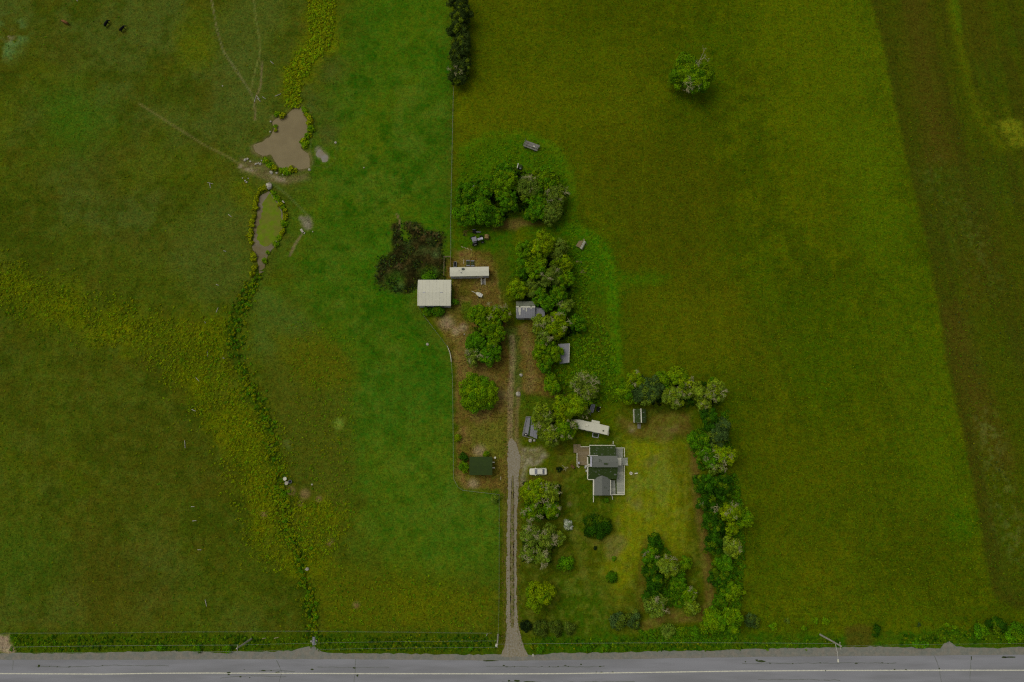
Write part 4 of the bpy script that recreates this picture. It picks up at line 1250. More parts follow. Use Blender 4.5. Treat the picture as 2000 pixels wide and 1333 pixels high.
scatter('goldenrod', 'yellow-green goldenrod and weeds in belts across the pasture', [GOLD[0], GOLD[2]], 4.2, (0.06, 0.5), ('YG', 'A', 'Y', 'A', 'YG'), 1, 0.12, 0.5, 40, 1.15, soft=17)
scatter('creek_reeds', 'dense bright yellow-green reeds along the winding creek above the upper pond', [GOLD[1]], 8, (0.2, 0.62), ('A', 'Y', 'A', 'YG'), 17, 0.15, 0.75, 4, 1.3, soft=2.5)
scatter('ditch_reeds', 'darker green reeds lining the ditch through the pasture', [[(p[0] - 9, p[1]) for p in DITCH] + [(p[0] + 10, p[1]) for p in reversed(DITCH)]], 4.2, (0.12, 0.62), ('D', 'G', 'A', 'YG', 'G'), 2, 0.14, 0.65, 16, 1.05, soft=6)
SCRUB = [(1112, 470), (1135, 520), (1150, 600), (1190, 640), (1200, 700), (1205, 765), (1180, 790), (1130, 795), (1095, 780), (1075, 755), (1068, 720), (1090, 690), (1112, 650), (1105, 560)]
scatter('bramble', 'dense knee-high brambles and weeds around the small grey shed', [SCRUB], 5.5, (0.12, 0.55), ('G', 'YG', 'YG', 'G'), 3, 0.13, 0.7, 16, 1.05, soft=9)
scatter('roadside_weeds', 'leafy weeds on the verge between the pasture and the road', [[(20, 1240), (560, 1240), (600, 1250), (640, 1242), (972, 1244), (972, 1272), (640, 1270), (600, 1256), (560, 1266), (30, 1270)], [(1036, 1254), (1300, 1248), (1620, 1248), (1640, 1258), (1300, 1266), (1040, 1272)], [(1760, 1240), (2060, 1215), (2060, 1258), (1880, 1258), (1760, 1258)]], 3.0, (0.10, 0.45), ('G', 'YG', 'D', 'A'), 4, 0.13, 0.7, 12, 1.0, soft=5)
scatter('rank_grass', 'rank green grass and nettles around the northern grove', [[(895, 310), (985, 275), (1100, 305), (1118, 420), (1190, 480), (1195, 560), (1120, 560), (1100, 430), (1000, 330), (900, 430)]], 2.6, (0.10, 0.36), ('G', 'YG', 'G'), 5, 0.11, 0.55, 14, 1.15, soft=8)
HAY = [(892, -60), (1700, -60), (1750, 200), (1800, 420), (1850, 720), (1905, 980), (1935, 1180), (1470, 1235), (1450, 900), (1420, 740), (1220, 720), (1210, 560), (1130, 420), (1120, 310), (1040, 255), (900, 280)]
scatter('hay_grass', 'uneven uncut hay standing over the east field', [HAY], 1.1, (0.08, 0.26), ('A', 'YG', 'A', 'G'), 6, 0.11, 0.4, 6, 0.95)
scatter('thistle', 'small thistle and dock tufts dotted over the west pasture', [[(-60, -60), (590, -60), (540, 200), (480, 330), (480, 540), (420, 620), (0, 500), (-60, 500)], [(-60, 640), (120, 650), (330, 750), (450, 900), (560, 1140), (600, 1235), (-60, 1235)]], 0.15, (0.08, 0.30), ('YG', 'A', 'G', 'Y'), 7, 0.10, 0.6, 6, 1.05)
scatter('pasture_weeds', 'yellowish weed tufts on the dry side of the cattle pasture', [[(560, 620), (690, 650), (690, 900), (700, 1040), (640, 1000), (560, 900)], [(620, 1100), (760, 1110), (965, 1160), (965, 1232), (640, 1235)]], 0.9, (0.10, 0.36), ('A', 'YG', 'Y'), 8, 0.11, 0.6, 16, 1.15, soft=8)
scatter('strip_weeds', 'coarse weeds and white flowers on the brown east strip', [[(1760, 200), (2060, 200), (2060, 1190), (1940, 1160), (1900, 960), (1850, 720), (1800, 420)]], 0.8, (0.1, 0.3), ('S', 'YG', 'A', 'YG', 'P'), 9, 0.10, 0.45, 6, 0.8)
scatter('fence_undergrowth', 'dark grass and brush under the tree row along the north fence', [[(882, -40), (915, -40), (918, 120), (908, 165), (884, 165)]], 5, (0.2, 0.5), ('N', 'D', 'N'), 15, 0.14, 0.7, 6, .9, soft=5)
scatter('drive_edge_grass', 'ragged grass creeping over the edges of the gravel drive', [[(984, 850), (991, 850), (992, 1000), (989, 1225), (980, 1270), (978, 1200), (984, 1000)], [(1012, 930), (1018, 930), (1016, 1100), (1014, 1220), (1024, 1262), (1016, 1262), (1008, 1200), (1009, 1000)], [(996, 960), (1005, 960), (1004, 1225), (997, 1225)]], 3.0, (0.06, 0.22), ('A', 'YG', 'T', 'A'), 16, 0.10, 0.5, 5, .85, soft=3)
scatter('hedge_undergrowth', 'rank green undergrowth along the east hedge and lawn edge', [[(1385, 920), (1440, 930), (1455, 1080), (1440, 1240), (1385, 1235), (1400, 1100), (1375, 1000)], [(1250, 1232), (1440, 1225), (1440, 1252), (1250, 1255)], [(1340, 850), (1420, 800), (1430, 900), (1370, 920)], [(1262, 1075), (1300, 1070), (1330, 1120), (1355, 1180), (1270, 1195)]], 6, (0.25, 0.6), ('D', 'G', 'G', 'YG'), 10, 0.16, 0.8, 6, .9)
scatter('mud_weeds', 'dull weeds and trodden straw on the barnyard mud', [MUDY], 7, (0.08, 0.38), ('K', 'N', 'K', 'S', 'N'), 11, 0.12, 0.55, 8, 1.0, soft=5)
scatter('mud_clods', 'tan clods and dung lumps along the north rim of the barnyard mud', [[(786, 432), (806, 432), (824, 446), (862, 453), (868, 462), (838, 464), (816, 458), (796, 446)], [(766, 522), (784, 524), (782, 538), (768, 536)], [(832, 492), (846, 496), (842, 506), (832, 502)]], 5, (0.06, 0.18), ('T', 'T', 'T'), 14, 0.09, 0.5, 5, .8, soft=3)
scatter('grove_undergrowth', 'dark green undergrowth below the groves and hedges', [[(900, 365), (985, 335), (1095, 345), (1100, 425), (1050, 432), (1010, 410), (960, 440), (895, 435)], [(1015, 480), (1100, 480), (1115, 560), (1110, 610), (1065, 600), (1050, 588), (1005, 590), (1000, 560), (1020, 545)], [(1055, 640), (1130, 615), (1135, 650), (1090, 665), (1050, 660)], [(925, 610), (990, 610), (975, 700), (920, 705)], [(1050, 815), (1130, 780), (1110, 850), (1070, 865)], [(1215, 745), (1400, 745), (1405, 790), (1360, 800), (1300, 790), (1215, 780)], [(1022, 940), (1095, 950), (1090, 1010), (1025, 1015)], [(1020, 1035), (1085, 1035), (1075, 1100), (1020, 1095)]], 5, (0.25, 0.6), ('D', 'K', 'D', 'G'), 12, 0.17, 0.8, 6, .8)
# ================================================================== BUILDINGS
white_m = mat('white_metal', alb(172, 170, 150), 0.6, 0.1, 0.03, 0.6, rgb2=alb(168, 166, 147))
siding_m = mat('pale_siding', alb(160, 158, 146), 0.8, 0.05, 0.06, 1.0, rgb2=alb(148, 147, 140))
grey_siding = mat('grey_siding', alb(160, 160, 166), 0.8, 0.05, 0.08, 1.0, rgb2=alb(146, 146, 152))
white_trim = mat('white_trim', alb(178, 175, 156), 0.7, 0.05, 0.05, 1.5)
grey_metal = mat('grey_metal_roof', alb(112, 112, 113), 0.6, 0.1, 0.04, 0.7, rgb2=alb(108, 108, 110))
olive_metal = mat('olive_metal_roof', alb(92, 96, 78), 0.7, 0.08, 0.08, 0.7, rgb2=alb(102, 104, 90))  # olive tone for the north slope of the grey lane shed
shingle_dark = mat('dark_shingle', alb(44, 57, 25), 0.9, 0.03, 0.06, 1.6, rgb2=alb(90, 92, 84), mix=(0.58, 0.64), detail=8)  # on the farmhouse: steep slopes, their lower brightness put into the colour
shingle_mid = mat('grey_shingle', alb(91, 93, 85), 0.9, 0.03, 0.05, 1.3, rgb2=alb(46, 58, 28), mix=(0.60, 0.64), detail=8)  # same house shingle, greyer: the slopes' higher brightness put into the colour
green_roof = mat('green_roof', alb(44, 57, 25), 0.9, 0.02, 0.05, 1.2, rgb2=alb(42, 54, 26))
green_shed_m = mat('green_shingle', alb(44, 57, 25), 0.9, 0.03, 0.06, 2.4, rgb2=alb(112, 112, 106), mix=(0.60, 0.63), detail=8)
glass_m = mat('window_glass', alb(58, 62, 66), 0.15, 0.5, 0.05, 1.0)
wood_brown = mat('deck_wood', alb(104, 92, 60), 0.85, 0.04, 0.14, 2.0, rgb2=alb(118, 106, 84), stretch=(3, 0.4, 1))
wood_grey = mat('grey_wood', alb(112, 110, 104), 0.85, 0.04, 0.16, 2.0, rgb2=alb(92, 88, 78))
deck_grey = mat('deck_grey', alb(132, 134, 120), 0.8, 0.04, 0.08, 1.2, rgb2=alb(176, 174, 154), mix=(0.55, 0.62), stretch=(1.5, 0.5, 1))
wood_pale = mat('pale_wood', alb(138, 128, 100), 0.85, 0.04, 0.12, 2.0, rgb2=alb(120, 108, 80))
concrete = mat('concrete', alb(128, 122, 110), 0.9, 0.03, 0.1, 1.5, rgb2=alb(112, 104, 92))
rubber = mat('rubber', alb(24, 24, 22), 0.8, 0.05, 0.1, 3.0)
black_m = mat('black_metal', alb(22, 24, 20), 0.7, 0.1, 0.1, 3.0)
steel = mat('dull_steel', alb(110, 111, 114), 0.6, 0.15, 0.1, 3.0, rgb2=alb(92, 93, 94))
rust = mat('rust', alb(92, 66, 40), 0.9, 0.03, 0.2, 3.0, rgb2=alb(74, 56, 34))
stone_m = mat('limestone', alb(150, 146, 130), 0.95, 0.02, 0.14, 2.0, rgb2=alb(122, 116, 102))
wire_m = mat('wire', alb(120, 124, 110), 0.6, 0.1, 0.05, 3.0)
post_m = mat('fence_post', alb(96, 92, 76), 0.9, 0.02, 0.15, 3.0)
pole_m = mat('pole_wood', alb(150, 146, 134), 0.9, 0.03, 0.12, 3.0, rgb2=alb(128, 122, 110))
hay_m = mat('hay_bale', alb(118, 98, 58), 0.95, 0.0, 0.2, 6.0, rgb2=alb(102, 84, 48))


def rel(o, u, v, h):
    p = G(u, v, h)
    return Vector((p.x - o.x, p.y - o.y, h))


def window(parent, c, w, h, axis_, fr=white_trim):
    """window set 3 cm proud of a wall; axis_ 'x' = wall faces +-y, 'y' = wall faces +-x"""
    f = MB(); t = 0.07
    g = MB()
    if axis_ == 'x':
        g.box(c, (w, 0.06, h))
        for s in (-1, 1):
            f.box((c[0] + s * w / 2, c[1], c[2]), (t, 0.1, h + t)); f.box((c[0], c[1], c[2] + s * h / 2), (w - t, 0.1, t))
        f.box((c[0], c[1], c[2]), (0.04, 0.09, h - t))
    else:
        g.box(c, (0.06, w, h))
        for s in (-1, 1):
            f.box((c[0], c[1] + s * w / 2, c[2]), (0.1, t, h + t)); f.box((c[0], c[1], c[2] + s * h / 2), (0.1, w - t, t))
        f.box((c[0], c[1], c[2]), (0.09, 0.04, h - t))
    o = g.build('window', glass_m, parent)
    f.build('frame', fr, o)
    return o


def door(parent, c, w, h, axis_, m=white_trim):
    d = MB(); d.box(c, (w, 0.08, h) if axis_ == 'x' else (0.08, w, h))
    o = d.build('door', m, parent)
    k = MB()
    k.box((c[0] + (w * 0.38 if axis_ == 'x' else 0), c[1] + (0 if axis_ == 'x' else w * 0.38), c[2] - 0.05), (0.06, 0.16, 0.06) if axis_ == 'x' else (0.16, 0.06, 0.06))
    k.build('handle', steel, o)
    return o


def gable_ns(name_roof, t, x0, x1, y0, y1, he, hr, m1, m2=None, ov=0.25, th=0.10):
    """gable with east-west ridge; two roof slabs as parts"""
    ym = (y0 + y1) / 2
    a = MB(); a.slab([(x0 - ov, ym, hr), (x0 - ov, y0 - ov, he), (x1 + ov, y0 - ov, he), (x1 + ov, ym, hr)], th)
    b = MB(); b.slab([(x1 + ov, ym, hr), (x1 + ov, y1 + ov, he), (x0 - ov, y1 + ov, he), (x0 - ov, ym, hr)], th)
    return a.build(name_roof, m1, t), b.build(name_roof, m2 or m1, t)


def ribs(roof, x0, x1, ya, za, yb, zb, step, m):
    mb = MB(); n = int((x1 - x0) / step)
    for i in range(n + 1):
        x = x0 + (x1 - x0) * i / n
        mb.bar((x, ya, za + 0.015), (x, yb, zb + 0.015), 0.05, 0.05)
    return tag(mb.build('roof_rib', m, roof), kind='stuff')


def gable_walls(t, x0, x1, y0, y1, he, hr, m, ridge='x', name='wall'):
    """four walls as prism with gable tops under the roof slabs"""
    mb = MB(); e = 0.16
    if ridge == 'x':
        ym = (y0 + y1) / 2
        P = [(x0, y0, 0), (x1, y0, 0), (x1, y1, 0), (x0, y1, 0), (x0, y0, he - e), (x1, y0, he - e), (x1, y1, he - e), (x0, y1, he - e), (x0, ym, hr - e), (x1, ym, hr - e)]
        F_ = [(0, 1, 5, 4), (2, 3, 7, 6), (1, 2, 6, 9, 5), (3, 0, 4, 8, 7), (4, 5, 9, 8), (6, 7, 8, 9), (3, 2, 1, 0)]
    else:
        xm = (x0 + x1) / 2
        P = [(x0, y0, 0), (x1, y0, 0), (x1, y1, 0), (x0, y1, 0), (x0, y0, he - e), (x1, y0, he - e), (x1, y1, he - e), (x0, y1, he - e), (xm, y0, hr - e), (xm, y1, hr - e)]
        F_ = [(0, 1, 5, 8, 4), (2, 3, 7, 9, 6), (1, 2, 6, 5), (3, 0, 4, 7), (5, 6, 9, 8), (7, 4, 8, 9), (3, 2, 1, 0)]
    mb.add(P, F_)
    return mb.build(name, m, t)


# --- white barn
o = G(848, 572); o.z = 0
t = thing('barn', 'white metal-roofed barn beside the muddy barnyard', 'barn', o)
a = rel(o, 816.5, 547, 3.4); b = rel(o, 880.5, 597.5, 3.4)
x0, x1, y0, y1 = a.x + .25, b.x - .25, b.y + .25, a.y - .25
gable_walls(t, x0, x1, y0, y1, 3.4, 4.1, grey_siding)
rs_, rn_ = gable_ns('roof', t, x0, x1, y0, y1, 3.4, 4.1, white_m)
ribs(rs_, x0, x1, (y0 + y1) / 2, 4.1, y0 - .2, 3.4, 0.9, white_m); ribs(rn_, x0, x1, (y0 + y1) / 2, 4.1, y1 + .2, 3.4, 0.9, white_m)
for xx in (x0 + 1.6, x1 - 2.4):
    mb = MB(); mb.box((xx, (y0 + y1) / 2 - 0.05, 4.13), (0.7, 0.14, 0.10)); mb.build('ridge_vent', grey_siding, t)
door(t, (x1 + 0.04, 0.6, 1.3), 1.6, 2.4, 'y')
window(t, (x0 + 2, y0 - 0.03, 1.8), 1.0, 0.8, 'x'); window(t, (x1 - 2, y0 - 0.03, 1.8), 1.0, 0.8, 'x')

# --- single-wide mobile home
o = G(918, 537); o.z = 0
t = thing('mobile_home', 'long white single-wide mobile home next to the barn', 'mobile home', o, R(1.2))
L_, W_ = 10.9, 2.75
gable_walls(t, -L_ / 2 + .1, L_ / 2 - .1, -W_ / 2 + .3, W_ / 2 - .1, 3.0, 3.25, grey_siding)
cy = 0.65
a, b = gable_ns('roof', t, -L_ / 2 + .1, L_ / 2 - .1, -W_ / 2 + .25, W_ / 2 - .1, 3.0, 3.2, white_m, ov=0.12)
mb = MB(); mb.box((-1.75, 0.75, 3.24), (0.75, 0.6, 0.22)); v_ = mb.build('roof_vent', shingle_dark, t, bevel=0.04)
mb = MB(); mb.box((-1.75, 0.75, 3.37), (0.4, 0.3, 0.05)); mb.build('vent_lid', steel, v_)
for x, y, r_ in ((-2.9, 0.35, .09), (-2.3, -0.25, .16)):
    mb = MB(); mb.tube((x, y, 3.0), (x, y, 3.45), r_, r_ * .8); mb.build('flue', steel, t)
for x in (-4.3, -3.5, -1.4, -0.4, 0.8, 1.8):
    window(t, (x, -W_ / 2 + .27, 1.9), 0.7, 0.75, 'x')
door(t, (3.2, -W_ / 2 + .27, 1.65), 0.9, 1.95, 'x')
st = thing('wooden_steps', 'grey wooden steps with two handrails at the mobile home door', 'steps', (*G(944, 553)[:2], 0), R(1.2))
for k in range(4):
    mb = MB(); mb.box((0, 0.75 - 0.35 * k, 0.68 - 0.17 * k), (0.9, 0.34, 0.06)); mb.build('step', wood_grey, st)
for s in (-1, 1):
    mb = MB(); mb.bar((s * 0.55, 0.95, 1.55), (s * 0.55, -0.75, 0.95), 0.13, 0.08)
    mb.box((s * 0.55, 0.9, 0.75), (0.08, 0.08, 1.5)); mb.box((s * 0.55, -0.7, 0.48), (0.08, 0.08, 0.95))
    mb.build('handrail', white_trim, st)

# --- grey lane shed
o = G(1033, 610); o.z = 0
t = thing('shed', 'grey metal-roofed shed under the trees beside the lane', 'shed', o)
a = rel(o, 1008, 589, 2.8); b = rel(o, 1045, 621.5, 2.8); r0 = rel(o, 1008, 600, 3.9)
x0, x1, y0, y1, yr = a.x, b.x, b.y, a.y, r0.y
mb = MB(); mb.add([(x0 + .2, y0 + .2, 0), (x1, y0 + .2, 0), (x1, y1 - .2, 0), (x0 + .2, y1 - .2, 0), (x0 + .2, y0 + .2, 2.7), (x1, y0 + .2, 2.7), (x1, y1 - .2, 2.7), (x0 + .2, y1 - .2, 2.7), (x0 + .2, yr, 3.7), (x1, yr, 3.7)],
                  [(0, 1, 5, 4), (2, 3, 7, 6), (1, 2, 6, 9, 5), (3, 0, 4, 8, 7), (4, 5, 9, 8), (6, 7, 8, 9), (3, 2, 1, 0)])
mb.build('wall', grey_siding, t)
mb = MB(); mb.slab([(x0, yr, 3.9), (x0, y0, 2.8), (x1, y0, 2.8), (x1, yr, 3.9)], .08); rs_ = mb.build('roof', grey_metal, t)
ribs(rs_, x0 + .1, x1 - .1, yr, 3.9, y0, 2.8, .6, grey_metal)
mb = MB(); mb.slab([(x1, yr, 3.9), (x1, y1, 2.8), (x0, y1, 2.8), (x0, yr, 3.9)], .08); mb.build('roof', olive_metal, t)
mb = MB(); mb.box(((x0 + x1) / 2, yr, 3.95), (x1 - x0 - .02, .34, .07)); mb.build('ridge_cap', white_m, t)
# flaking white paint left on the roof
for (u0, v0, u1, v1) in ((1012, 601.5, 1017, 610), (1014, 610, 1016.5, 615), (1021, 602, 1024, 606), (1027, 602, 1029, 608.5), (1008, 602, 1009, 611), (1036, 602, 1038, 604)):
    p, q = rel(o, u0, v0, 3.6), rel(o, u1, v1, 3.6)
    sl = lambda y: 2.8 + (y - y0) / (yr - y0) * 1.1 + 0.012
    mb = MB(); mb.slab([(p.x, p.y, sl(p.y)), (p.x, q.y, sl(q.y)), (q.x, q.y, sl(q.y)), (q.x, p.y, sl(p.y))], .006); mb.build('paint_flake', white_m, rs_)
for u, v in ((1015, 599), (1037, 598.8)):
    p = rel(o, u, v, 3.8); mb = MB(); mb.box((p.x, p.y, 3.95), (.4, .3, .25)); mb.build('roof_vent', shingle_dark, t)
# lean-to at its east end
a = rel(o, 1045, 600, 2.6); b = rel(o, 1064, 620, 2.4)
mb = MB(); mb.slab([(a.x + .03, a.y, 2.75), (a.x + .03, b.y - .1, 2.6), (b.x, b.y + .3, 2.35), (b.x, a.y - .5, 2.45)], .07); mb.build('lean_to_roof', grey_metal, t)
mb = MB(); mb.prism([(a.x + .05, b.y + .3), (b.x - .2, b.y + .5), (b.x - .2, a.y - .8), (a.x + .05, a.y - .3)], 0, 2.25); mb.build('lean_to_wall', grey_siding, t)
door(t, (x0 + 3, y0 + .17, 1.1), 1.4, 2.0, 'x', wood_grey)

# --- small grey shed in the scrub
o = G(1101, 692); o.z = 0
t = thing('small_shed', 'small grey flat-roofed shed half hidden by a tree in the scrub', 'shed', o)
P = [rel(o, 1090, 672.5, 2.5), rel(o, 1112, 671, 2.5), rel(o, 1111, 708.5, 2.2), rel(o, 1093, 710.5, 2.2)]
mb = MB(); mb.slab([P[3], P[2], P[1], P[0]], .1); rf = mb.build('roof', grey_metal, t)
mb = MB(); mb.prism([(p.x * .92, p.y * .95) for p in (P[3], P[2], P[1], P[0])], 0, 2.05); mb.build('wall', grey_siding, t)
mb = MB(); mb.bar((P[1].x + .03, P[1].y, 2.5), (P[2].x + .03, P[2].y, 2.2), .12, .12); mb.build('fascia', white_trim, t)
window(t, (P[1].x * .92 + .02, 0, 1.3), .8, .6, 'y')

# --- garage with dark green roof
o = G(939, 911); o.z = 0
t = thing('garage', 'garage with a plain dark green roof west of the drive', 'garage', o)
a = rel(o, 917, 892.5, 2.7); b = rel(o, 961.5, 928.5, 2.7)
x0, x1, y0, y1 = a.x + .25, b.x - .25, b.y + .25, a.y - .25
gable_walls(t, x0, x1, y0, y1, 2.6, 3.0, wood_grey)
gable_ns('roof', t, x0, x1, y0, y1, 2.6, 3.0, green_roof)
door(t, (x1 + .05, 0, 1.1), 2.4, 2.0, 'y'); window(t, (x0 - .03, .6, 1.5), .8, .6, 'y')
for u, v, L_, lb in ((964, 903.5, .62, 'pale slab leaning at the east side of the garage, upper one'), (964.3, 914, .62, 'pale slab leaning at the east side of the garage, lower one')):
    p = G(u, v); k = thing('garden_bench', lb, 'bench', (p.x, p.y, 0))
    mb = MB(); mb.box((0, 0, .45), (L_, .3, .07)); mb.build('seat', white_trim, k)
    for s in (-1, 1):
        mb = MB(); mb.box((s * L_ * .36, 0, .2), (.07, .26, .42)); mb.build('leg', white_trim, k)
p = G(967, 894.5); k = thing('bucket', 'white bucket standing north-east of the garage', 'bucket', (p.x, p.y, 0))
mb = MB(); mb.tube((0, 0, 0), (0, 0, .4), .2, .26, 12); mb.build('pail', white_trim, k)
mb = MB(); mb.tube((0, 0, .4), (0, 0, .43), .28, .28, 12); mb.build('rim', white_trim, k)

# --- small green shed
o = G(1249, 813); o.z = 0
t = thing('garden_shed', 'small dark green shed with a white ridge at the edge of the lawn', 'shed', o)
a = rel(o, 1238, 799, 2.3); b = rel(o, 1262.5, 826, 2.3); rr_ = rel(o, 1252.2, 812, 3.1)
x0, x1, y0, y1, xr = a.x, b.x, b.y, a.y, rr_.x
mb = MB(); mb.add([(x0 + .12, y0 + .12, 0), (x1 - .12, y0 + .12, 0), (x1 - .12, y1 - .12, 0), (x0 + .12, y1 - .12, 0), (x0 + .12, y0 + .12, 2.15), (x1 - .12, y0 + .12, 2.15), (x1 - .12, y1 - .12, 2.15), (x0 + .12, y1 - .12, 2.15), (xr, y0 + .12, 2.9), (xr, y1 - .12, 2.9)],
                  [(0, 1, 5, 8, 4), (2, 3, 7, 9, 6), (1, 2, 6, 5), (3, 0, 4, 7), (5, 6, 9, 8), (7, 4, 8, 9), (3, 2, 1, 0)])
mb.build('wall', siding_m, t)
mb = MB(); mb.slab([(x0, y0, 2.3), (xr, y0, 3.1), (xr, y1, 3.1), (x0, y1, 2.3)], .08); mb.build('roof', green_shed_m, t)
mb = MB(); mb.slab([(xr, y0, 3.1), (x1, y0, 2.3), (x1, y1, 2.3), (xr, y1, 3.1)], .08); mb.build('roof', green_shed_m, t)
mb = MB(); mb.box((xr, (y0 + y1) / 2, 3.14), (.26, y1 - y0 + .1, .07)); mb.build('ridge_cap', white_trim, t)
mb = MB(); mb.box((x0 - .02, (y0 + y1) / 2, 2.28), (.12, y1 - y0, .14)); mb.build('fascia', white_trim, t)
door(t, ((x0 + x1) / 2 - .2, y0 + .08, 1.0), .9, 1.9, 'x')
p = G(1248, 832)
k = thing('ramp', 'short grey ramp at the door of the small green shed', 'ramp', (p.x, p.y, 0))
mb = MB(); mb.slab([(-.45, -.75, .06), (.45, -.75, .06), (.45, .55, .3), (-.45, .55, .3)], .05); mb.build('ramp_board', wood_grey, k)
mb = MB(); mb.box((0, .4, .11), (.8, .1, .22)); mb.build('ramp_support', wood_grey, k)

# --- farmhouse
o = G(1180, 915); o.z = 0
H_ = lambda u, v, h: rel(o, u, v, h)
t = thing('farmhouse', 'farmhouse with dark shingle roofs, white trim and decks on two sides', 'house', o)


def roofslab(pts, m, name='roof', th=.14):
    P = [H_(*p) for p in pts]
    c = (P[1] - P[0]).cross(P[2] - P[0])
    if c.z < 0:
        P.reverse()
    mb = MB(); mb.slab(P, th)
    return mb.build(name, m, t)


a, b = H_(1153.5, 872, 3.0), H_(1203, 935, 3.0)
a2 = H_(1150, 913, 3.0)
mb = MB(); mb.prism([(a.x, b.y), (b.x, b.y), (b.x, a.y), (a.x, a.y)], 0, 2.85); wl = mb.build('wall', siding_m, t)
mb = MB(); mb.prism([(a2.x, b.y + .02), (a.x - .01, b.y + .02), (a.x - .01, a2.y + 2.6), (a2.x, a2.y + 2.6)], 0, 2.8); mb.build('west_bay', siding_m, t)
roofslab([(1152, 871, 3.0), (1201, 871, 3.0), (1203, 892, 4.5), (1153, 892, 4.5)], shingle_dark)
roofslab([(1148.5, 936, 3.0), (1205, 936, 3.0), (1207, 912, 4.5), (1150, 912, 4.5)], shingle_dark)
roofslab([(1149, 911.5, 4.45), (1158, 911.5, 4.45), (1158, 893, 4.45), (1149, 893, 4.45)], shingle_dark, 'flat_roof')
u0, u1 = H_(1158, 892, 5.4), H_(1205.5, 912, 5.4)
mb = MB(); mb.prism([(u0.x, u1.y), (u1.x, u1.y), (u1.x, u0.y), (u0.x, u0.y)], 2.9, 5.35); up = mb.build('upper_wall', grey_siding, t)
roofslab([(1157, 890.8, 5.5), (1206, 890.8, 5.5), (1207, 902, 5.95), (1157, 902, 5.95)], shingle_mid)
roofslab([(1157, 902, 5.95), (1207, 902, 5.95), (1207, 913, 5.5), (1157, 913, 5.5)], shingle_mid)
mb = MB(); mb.bar(H_(1154.5, 891.5, 5.2), H_(1154.5, 912, 5.2), .45, .1); mb.build('upper_eave', grey_siding, t)
mb = MB(); mb.bar(H_(1148, 890, 4.6), H_(1168, 890, 5.4), .16, .16); mb.build('gutter', siding_m, t)
for p, q, w in (((1151, 870.3, 3.0), (1201.5, 870.3, 3.0), .16), ((1151.3, 872, 2.95), (1151.8, 889, 4.1), .16), ((1147.5, 893, 2.9), (1147.5, 912, 2.9), .3), ((1147.3, 913, 2.9), (1148, 936, 2.9), .3), ((1148, 937, 2.85), (1160, 937, 2.85), .18)):
    mb = MB(); mb.bar(H_(*p), H_(*q), w, .14); mb.build('gutter', white_trim, t)
p = H_(1150.4, 909, 5.0)
mb = MB(); mb.box((p.x, p.y, 4.0), (.62, .62, 2.1)); ch = mb.build('chimney', white_trim, t)
mb = MB(); mb.box((p.x, p.y, 5.06), (.3, .3, .06)); mb.build('flue', black_m, ch)
mb = MB(); mb.box((u1.x - 3.0, (u0.y + u1.y) / 2 - .6, 5.92), (1.0, .35, .12)); mb.build('roof_vent', shingle_dark, t)
for u, v in ((1170.5, 901), (1171, 898), (1174, 900.5)):
    p = H_(u, v, 5.9); mb = MB(); mb.tube((p.x, p.y, 5.7), (p.x, p.y, 6.15), .11, .11, 8); mb.build('vent_pipe', shingle_dark, t)
# south wing
w0, w1 = H_(1161, 937, 2.8), H_(1191, 966.5, 2.8)
xm = (w0.x + w1.x) / 2
mb = MB(); mb.add([(w0.x, w1.y, 0), (w1.x, w1.y, 0), (w1.x, w0.y, 0), (w0.x, w0.y, 0), (w0.x, w1.y, 2.65), (w1.x, w1.y, 2.65), (w1.x, w0.y, 2.65), (w0.x, w0.y, 2.65), (xm, w1.y, 3.7), (xm, w0.y, 3.7)],
                  [(0, 1, 5, 8, 4), (2, 3, 7, 9, 6), (1, 2, 6, 5), (3, 0, 4, 7), (5, 6, 9, 8), (7, 4, 8, 9), (3, 2, 1, 0)])
mb.build('wing_wall', siding_m, t)
roofslab([(1160, 935, 2.8), (1160, 968, 2.8), (1176, 968, 3.9), (1176, 929, 3.9)], shingle_mid)
roofslab([(1176, 929, 3.9), (1176, 968, 3.9), (1192, 968, 2.8), (1192, 935, 2.8)], shingle_mid)
for p, q in (((1159.2, 937, 2.75), (1159.2, 967.5, 2.75)), ((1192.6, 938, 2.75), (1192.6, 967.5, 2.75))):
    mb = MB(); mb.bar(H_(*p), H_(*q), .3 if p[0] < 1170 else .16, .16); mb.build('fascia', white_trim, t)
for x in (-1.2, 0.9):
    window(t, (xm + x, w1.y - .03, 1.5), .9, 1.1, 'x')
window(t, (w0.x - .03, (w0.y + w1.y) / 2, 1.5), 1.2, 1.1, 'y')
for y in (0.6, 2.2, -1.8):
    window(t, (a2.x - .03, y, 1.6), .9, 1.1, 'y')
for x in (-2.2, 0.6, 2.4):
    window(t, (x, a.y + .03, 1.6), .9, 1.1, 'x')
for y in (1.6, -1.5):
    window(t, (b.x + .03, y, 1.5), 1.0, 1.2, 'y')
door(t, (b.x + .04, .3, 1.65), .95, 2.05, 'y'); door(t, (a.x - .04, 3.4, 1.65), .95, 2.05, 'y')
# wall boxes on the west side
for u, v, s in ((1144.6, 911, .5), (1146.2, 920, .5), (1143.4, 914, .35)):
    p = H_(u, v, 1.2); mb = MB(); mb.box((p.x, p.y, .6), (s, s, 1.1)); mb.build('utility_box', siding_m, t, bevel=.04)
# white entrance canopy and steps on the east
roofslab([(1205.5, 894.5, 2.9), (1205.5, 909.5, 2.9), (1213.5, 909.5, 2.6), (1213.5, 894.5, 2.6)], white_trim, 'canopy', .1)


